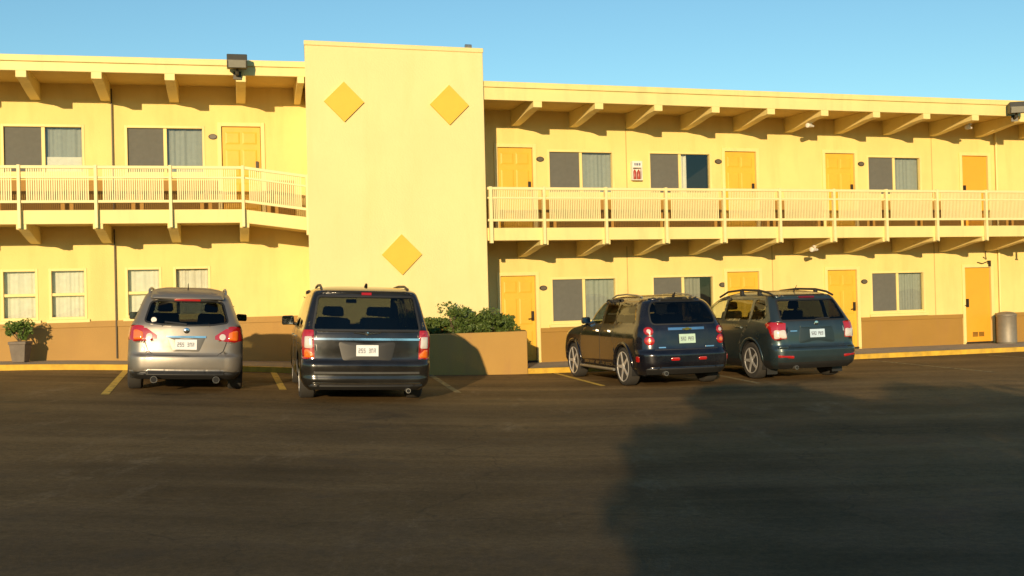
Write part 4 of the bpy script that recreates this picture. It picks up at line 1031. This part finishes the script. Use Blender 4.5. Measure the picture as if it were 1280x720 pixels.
for o in _m['tail_light']:
    sg = 1 if o.location[0] < 0 else -1; f = (lambda p: p) if sg == 1 else mirror
    lens(o, sh2, 'rear', f(rnd_poly([(-.91, .82), (-.91, .99), (-.81, .99), (-.80, .82)], .02)), M_TAILC); lens(o, sh2, 'rear', f(rnd_poly([(-.91, .68), (-.91, .80), (-.86, .80), (-.785, .73), (-.785, .68)], .015)), M_TAILA)
ribbons(C2, sh2, 'panel_gap', [('rear', [(-.84, .64), (.84, .64)], .014, False), ('rear', [(-.765, .66), (-.775, 1.08)], .012, False), ('rear', [(.765, .66), (.775, 1.08)], .012, False)] + [('side', [(y, .38), (y, 1.1)], .01, False) for y in (1.46, 2.61)] + [('side', [(.45, .87), (2.6, .87)], .012, False)], M_BLACK, .001, .001)
lens(C2, sh2, 'rear', rnd_poly(rec, .05), M_BLACK, .003, 'plate_surround')
ribbons(C2, sh2, 'tailgate_strip', [('rear', [(-.785, .955), (.785, .955)], .032, False)], M_CHROME, .014, .0)
ribbons(C2, sh2, 'bumper_strip', [('rear', [(-.80, .30), (.80, .30)], .022, False)], M_CHROME, .008, .0)
ribbons(C2, sh2, 'bumper_step', [('rear', [(-.78, .46), (.78, .46)], .03, False)], plain('bumper_step', (.10, .10, .095), .25, .3), .012, .0)
ribbons(C2, sh2, 'high_brake_light', [('rear', [(-.075, 1.63), (.075, 1.63)], .034, False)], M_TAILR, .012, .0)
ribbons(C2, sh2, 'rear_window_seal', [('rear', rw, .03, True)], M_BLACK, .003, .0)
m = MB(); yb_ = sh2.Y(0, 1.045) - .012                  # winged emblem
for sx in (-1, 1): m.prism([(sx * .0, yb_, 1.02), (sx * .0, yb_, 1.05), (sx * .20, yb_ + .004, 1.062), (sx * .20, yb_ + .004, 1.05)], [(0, yb_ - .01, 1.02), (0, yb_ - .01, 1.05), (sx * .20, yb_ - .006, 1.062), (sx * .20, yb_ - .006, 1.05)])
m.lathe([(.028, 0), (.028, -.016), (.002, -.018)], (0, yb_, 1.036), 14, 'y'); m.build('winged_badge', M_CHROME, C2, local=True)
plate(C2, sh2, -.165, .165, .705, .870, M_PLATE)
for sx in (-1, 1):
    tubepart(C2, 'roof_rail', [(sx * .66, .60, 1.715), (sx * .655, 1.0, 1.765), (sx * .65, 1.7, 1.775), (sx * .645, 2.3, 1.755), (sx * .64, 2.62, 1.70)], .020, M_BLACK)
tubepart(C2, 'antenna', [(.05, 1.0, 1.745), (.05, .92, 1.79), (.05, .86, 1.795)], [.03, .02, .006], M_BLACK, 8)
tubepart(C2, 'exhaust_pipe', [(.62, .35, .2), (.62, .04, .19)], .035, M_METAL, 12)
m = MB(); m.prism([(-.09, 3.0, 1.50), (.09, 3.0, 1.50), (.09, 3.0, 1.57), (-.09, 3.0, 1.57)], [(-.09, 3.03, 1.50), (.09, 3.03, 1.50), (.09, 3.03, 1.57), (-.09, 3.03, 1.57)]); m.build('cabin_mirror', M_BLACK, C2, local=True, bevel=.01)
for sx in (-1, 1):
    for y in (1.75, 2.78): tubepart(C2, 'door_handle', [(sx * (sh2.X(y, .96) + .015), y, .96), (sx * (sh2.X(y + .2, .96) + .015), y + .2, .96)], .016, M_CHROME)

# --- dark blue retro wagon --------------------------------------------------
k = [(.22, .78, .26, .14, .08, 4.3, .0), (.32, .84, .30, .04, .10, 4.4, .0), (.44, .865, .32, .0, .12, 4.46, .01), (.58, .87, .32, .0, .12, 4.47, .01), (.62, .87, .32, .03, .12, 4.46, .01), (.66, .87, .32, .065, .12, 4.45, .01), (.85, .865, .32, .085, .13, 4.36, .01), (.98, .845, .32, .10, .13, 4.1, .01),
     (1.06, .815, .31, .12, .14, 3.45, .01), (1.12, .785, .30, .145, .14, 3.15, .015), (1.30, .725, .28, .24, .15, 2.95, .02), (1.46, .66, .28, .35, .15, 2.72, .02), (1.52, .61, .30, .43, .15, 2.58, .02), (1.57, .54, .32, .62, .14, 2.4, .01), (1.60, .45, .30, .85, .12, 2.2, .01), (1.62, .32, .24, 1.1, .1, 2.0, 0)]
sh3 = Shell(k)
rw = rnd_poly([(-.62, 1.10), (.62, 1.10), (.59, 1.36), (.50, 1.50), (-.50, 1.50), (-.59, 1.36)], .09)
reg = [('hole', 'side', circ(.93, .345, .39), 'paint', 0), ('hole', 'side', circ(3.56, .345, .39), 'paint', 0), ('window', 'rear', rw, 'g_dark', -.004), ('window', 'front', [(-.70, 1.13), (.70, 1.13), (.56, 1.5), (-.56, 1.5)], 'g_clear', -.004),
       ('window', 'side', rnd_poly([(.52, 1.13), (1.42, 1.11), (1.42, 1.48), (.72, 1.46)], .06), 'g_dark', -.003), ('window', 'side', rnd_poly([(1.46, 1.11), (2.02, 1.10), (2.02, 1.49), (1.46, 1.48)], .04), 'g_dark', -.003), ('window', 'side', rnd_poly([(2.12, 1.10), (2.98, 1.09), (2.66, 1.46), (2.12, 1.49)], .06), 'g_mid', -.003)]
for sg in (1, -1):
    f = (lambda p: p) if sg == 1 else mirror
    pass
reg += [('tailgate', 'rear', rnd_poly([(-.56, .64), (.56, .64), (.60, 1.0), (.62, 1.54), (-.62, 1.54), (-.60, 1.0)], .07), 'paint', 0), ('lower_valance', 'rear', [(-.88, .22), (.88, .22), (.88, .34), (-.88, .34)], 'black', -.008), ('rear_bumper', 'rear', [(-.9, .34), (.9, .34), (.9, .62), (-.9, .62)], 'paint', 0),
        ('rear_door', 'side', [(1.20, .36), (2.07, .36), (2.07, 1.52), (1.44, 1.52), (1.44, .8)], 'paint', 0), ('door', 'side', [(2.08, .36), (3.12, .36), (3.16, .8), (2.98, 1.08), (2.64, 1.5), (2.08, 1.52)], 'paint', 0)]
p_navy = car_paint('paint_navy', (.006, .0065, .012), .3, .24, .06)
mats = dict(mats, paint=p_navy, clear2=M_TAILR)
C3, _m = build_car('parked_wagon', (3.06, 19.5), R(16.5), 'dark navy retro wagon with round tail lights and chrome rims', sh3, reg, mats, dict(r=.345, w=.225, track=1.53, axles=(.93, 3.56), spokes=5, rf=.78, arch=.395, rim=M_RIMC), dict(belt=1.06, len=4.47, mirror=(2.92, 1.14), mirror_size=(.20, .15)))
for sg in (1, -1):
    for zc_, rr_, mm_ in ((.985, .072, M_TAILR), (.82, .080, M_TAILR)):
        tl_ = lens(C3, sh3, 'rear', circ(-sg * .675, zc_, rr_, 28), mm_, .010, 'tail_light'); lens(tl_, sh3, 'rear', circ(-sg * .675, zc_, rr_ * .45, 18), M_TAILA if zc_ < .9 else M_TAILC, .020)
    q_ = rnd_poly([(-.34, .47), (-.18, .47), (-.18, .525), (-.34, .525)], .025); lens(C3, sh3, 'rear', q_ if sg == 1 else mirror(q_), M_TAILR, .004, 'reflector')
for d_ in ('left', 'right'): lens(C3, sh3, d_, rnd_poly([(.24, .45), (.33, .45), (.33, .55), (.24, .55)], .02), M_TAILR, .003, 'side_marker')
ribbons(C3, sh3, 'panel_gap', [('rear', [(-.60, .66), (.60, .66)], .014, False), ('side', [(1.44, .8), (1.44, 1.1)], .01, False), ('side', [(2.075, .36), (2.075, 1.1)], .012, False), ('side', [(3.12, .36), (3.16, .8), (3.0, 1.06)], .012, False)], M_BLACK, .001, .001)
ribbons(C3, sh3, 'tailgate_bar', [('rear', [(-.34, 1.015), (.34, 1.015)], .042, False)], M_CHROME, .02, .0)
m = MB(); yb_ = sh3.Y(0, 1.015) - .023
m.prism([(-.085, yb_, 1.003), (-.03, yb_, 1.003), (-.03, yb_, .992), (.03, yb_, .992), (.03, yb_, 1.003), (.085, yb_, 1.003), (.095, yb_, 1.027), (.04, yb_, 1.027), (.04, yb_, 1.038), (-.02, yb_, 1.038), (-.02, yb_, 1.027), (-.075, yb_, 1.027)],
        [(a, yb_ - .008, z) for a, z in ((-.085, 1.003), (-.03, 1.003), (-.03, .992), (.03, .992), (.03, 1.003), (.085, 1.003), (.095, 1.027), (.04, 1.027), (.04, 1.038), (-.02, 1.038), (-.02, 1.027), (-.075, 1.027))])
m.build('cross_badge', plain('badge_gold', (.65, .42, .1), .25, 1), C3, local=True)
plate(C3, sh3, -.155, .155, .765, .925, M_PLATEG)
ribbons(C3, sh3, 'rear_window_seal', [('rear', rw, .024, True)], M_BLACK, .003, .0)
for sx in (-1, 1):                                      # flared wings over the wheels
    for ya in (.93, 3.56):
        m = MB(); n = 20; path = []
        for i in range(n + 1):
            a = math.pi * (-.02 + 1.04 * i / n); y, z = ya + .415 * math.cos(a), .345 + .415 * math.sin(a); path.append((sx * (sh3.X(min(max(y, .2), 4.2), max(z, .24)) - .002), y, max(z, .24)))
        m.tube(path, [.018] + [.034] * (n - 1) + [.018], 8); m.build('wing_flare', p_navy, C3, local=True, smooth=60)
    tubepart(C3, 'sill_strip', [(sx * .875, 1.36, .27), (sx * .88, 3.1, .27)], .028, M_METAL)
    tubepart(C3, 'roof_rail', [(sx * .50, .85, 1.585), (sx * .50, 1.05, 1.615), (sx * .49, 1.6, 1.64), (sx * .48, 2.1, 1.625), (sx * .47, 2.36, 1.575)], .015, M_METAL)
    for y in (1.62, 2.22): tubepart(C3, 'door_handle', [(sx * (sh3.X(y, .97) + .015), y, .97), (sx * (sh3.X(y + .18, .97) + .015), y + .18, .97)], .016, M_CHROME)
tubepart(C3, 'antenna', [(.06, .75, 1.585), (.06, .66, 1.66)], [.03, .006], M_BLACK, 8)
tubepart(C3, 'exhaust_pipe', [(-.42, .4, .26), (-.42, .05, .25)], .04, M_METAL, 12)
ribbons(C3, sh3, 'lettering_strip', [('rear', [(-.52, .70), (-.40, .70)], .02, False), ('rear', [(.36, .70), (.53, .70)], .02, False)], M_CHROME, .004, .0)

# --- blue green estate ------------------------------------------------------
k = [(.21, .77, .2, .14, .06, 4.35, .0), (.30, .85, .22, .04, .08, 4.46, .01), (.44, .88, .25, .0, .09, 4.54, .02), (.56, .885, .25, .0, .09, 4.56, .02), (.60, .885, .25, .03, .09, 4.55, .02), (.64, .885, .24, .07, .09, 4.54, .02), (.85, .885, .22, .085, .09, 4.42, .02), (.98, .87, .20, .10, .10, 4.1, .02),
     (1.06, .845, .20, .12, .10, 3.6, .02), (1.12, .82, .20, .15, .10, 3.42, .02), (1.30, .765, .20, .27, .11, 3.08, .02), (1.46, .71, .20, .38, .12, 2.78, .02), (1.53, .67, .22, .44, .12, 2.62, .02), (1.58, .60, .26, .60, .12, 2.45, .01), (1.62, .50, .28, .85, .1, 2.25, .01), (1.645, .36, .25, 1.1, .1, 2.0, 0)]
sh4 = Shell(k)
rw = rnd_poly([(-.68, 1.09), (.68, 1.09), (.61, 1.47), (-.61, 1.47)], .05)
reg = [('hole', 'side', circ(.95, .345, .395), 'paint', 0), ('hole', 'side', circ(3.565, .345, .395), 'paint', 0), ('window', 'rear', rw, 'g_rear', -.004), ('window', 'front', [(-.72, 1.10), (.72, 1.10), (.60, 1.51), (-.60, 1.51)], 'g_clear', -.004),
       ('window', 'side', rnd_poly([(.50, 1.13), (1.0, 1.11), (1.0, 1.48), (.66, 1.46)], .05), 'g_mid', -.003), ('window', 'side', rnd_poly([(1.08, 1.11), (2.02, 1.10), (2.02, 1.50), (1.08, 1.48)], .05), 'g_mid', -.003), ('window', 'side', rnd_poly([(2.10, 1.10), (3.16, 1.08), (2.62, 1.47), (2.10, 1.50)], .05), 'g_clear', -.003)]
for sg in (1, -1):
    f = (lambda p: p) if sg == 1 else mirror
    reg += [('tail_light', 'rear', f([(-.92, .74), (-.60, .76), (-.62, .92), (-.60, 1.05), (-.92, 1.07)]), 'red', .010)]
reg += [('tail_light', 'side', [(-.1, .74), (.22, .76), (.30, .92), (.46, 1.03), (.40, 1.06), (-.1, 1.07)], 'red', .010)]
rec = rnd_poly([(-.38, .68), (.38, .68), (.34, .965), (-.34, .965)], .05)
reg += [('tailgate', 'rear', rnd_poly([(-.58, .62), (.58, .62), (.60, 1.0), (.68, 1.53), (-.68, 1.53), (-.60, 1.0)], .06), 'paint', 0), ('lower_valance', 'rear', [(-.9, .21), (.9, .21), (.9, .335), (-.9, .335)], 'black', -.008), ('rear_bumper', 'rear', [(-.92, .33), (.92, .33), (.92, .60), (-.92, .60)], 'paint', 0),
        ('sill_trim', 'side', [(.3, .21), (4.2, .21), (4.2, .36), (.3, .36)], 'black', .004), ('rear_door', 'side', [(1.34, .38), (2.06, .38), (2.06, 1.52), (1.04, 1.50), (1.04, 1.02), (1.34, .72)], 'paint', 0), ('door', 'side', [(2.07, .38), (3.12, .38), (3.22, .8), (3.14, 1.07), (2.62, 1.50), (2.07, 1.52)], 'paint', 0)]
p_teal = car_paint('paint_blue_green', (.036, .058, .066), .6, .32, .07)
mats = dict(mats, paint=p_teal, g_rear=M_GREAR2)
C4, _m = build_car('parked_estate', (5.58, 20.4), R(17.5), 'blue green estate car with dark arched roof rails parked furthest right', sh4, reg, mats, dict(r=.345, w=.22, track=1.55, axles=(.95, 3.565), spokes=5, arch=.40, rim=M_RIM), dict(belt=1.06, len=4.56, mirror=(3.05, 1.16), mirror_size=(.21, .15)))
for o in _m['tail_light']:
    sg = 1 if o.location[0] < 0 else -1; f = (lambda p: p) if sg == 1 else mirror
    lens(o, sh4, 'rear', f(rnd_poly([(-.82, .76), (-.61, .775), (-.63, .92), (-.82, .92)], .03)), M_TAILC)
for sg in (1, -1):
    q_ = rnd_poly([(-.80, .425), (-.52, .405), (-.52, .455), (-.80, .475)], .02); lens(C4, sh4, 'rear', q_ if sg == 1 else mirror(q_), M_TAILR, .004, 'reflector')
ribbons(C4, sh4, 'panel_gap', [('rear', [(-.58, .635), (.58, .635)], .014, False), ('side', [(1.34, .38), (1.34, .72), (1.04, 1.02)], .012, False), ('side', [(2.065, .38), (2.065, 1.1)], .012, False), ('side', [(3.12, .38), (3.22, .8), (3.14, 1.06)], .012, False)], M_BLACK, .001, .001)
ribbons(C4, sh4, 'rear_window_seal', [('rear', rw, .026, True)], M_BLACK, .003, .0)
lens(C4, sh4, 'rear', rec, plain('surround_blue_grey', (.02, .034, .04), .35), .003, 'plate_surround')
ribbons(C4, sh4, 'tailgate_bar', [('rear', [(-.33, .975), (.33, .975)], .03, False)], p_teal, .02, .0)
ribbons(C4, sh4, 'high_brake_light', [('rear', [(-.16, 1.505), (.16, 1.505)], .026, False)], M_TAILD, .02, .0)
ribbons(C4, sh4, 'rear_wiper', [('rear', [(0, 1.10), (.05, 1.105), (.30, 1.115)], .02, False)], M_BLACK, .02, .004)
m = MB(); m.lathe([(.04, 0), (.04, -.016), (.002, -.02)], (0, sh4.Y(0, 1.035), 1.035), 16, 'y'); m.build('badge', M_CHROME, C4, local=True, smooth=40)
plate(C4, sh4, -.155, .155, .775, .925, M_PLATEB)
ribbons(C4, sh4, 'lettering_strip', [('rear', [(-.53, .90), (-.40, .90)], .018, False)], M_CHROME, .004, .0)
for sx in (-1, 1):
    r_ = tubepart(C4, 'roof_rail', [(sx * .62, .50, 1.54), (sx * .62, .70, 1.605), (sx * .61, 1.05, 1.655), (sx * .60, 1.7, 1.672), (sx * .59, 2.3, 1.64), (sx * .58, 2.66, 1.54)], .021, M_BLACK)
    for y in (1.05, 1.72): mm = MB(); mm.box((sx * .605 - .025, y - .05, 1.56), (sx * .605 + .025, y + .05, 1.655)); mm.build('rail_foot', M_BLACK, C4, local=True, bevel=.01)
    for ya in (.95, 3.565):
        m = MB(); n = 20; path = []
        for i in range(n + 1):
            a = math.pi * (-.02 + 1.04 * i / n); y, z = ya + .415 * math.cos(a), .345 + .415 * math.sin(a); path.append((sx * (sh4.X(min(max(y, .2), 4.3), max(z, .23)) - .008), y, max(z, .23)))
        m.tube(path, [.014] + [.026] * (n - 1) + [.014], 8); m.build('wing_flare', p_teal, C4, local=True, smooth=60)
    for y in (1.28, 2.20): tubepart(C4, 'door_handle', [(sx * (sh4.X(y, .96) + .012), y, .96), (sx * (sh4.X(y + .19, .96) + .012), y + .19, .96)], .016, p_teal)
    m = MB(); x_ = sx * .80; m.box((min(x_, x_ - sx * .22), .52, .10), (max(x_, x_ - sx * .22), .53, .34)); m.build('mud_flap', M_BLACK, C4, local=True)
tubepart(C4, 'antenna', [(0, .85, 1.61), (0, .72, 1.74)], [.012, .004], M_BLACK, 6)
tubepart(C4, 'exhaust_pipe', [(-.45, .4, .25), (-.45, .06, .24)], .035, M_METAL, 12)
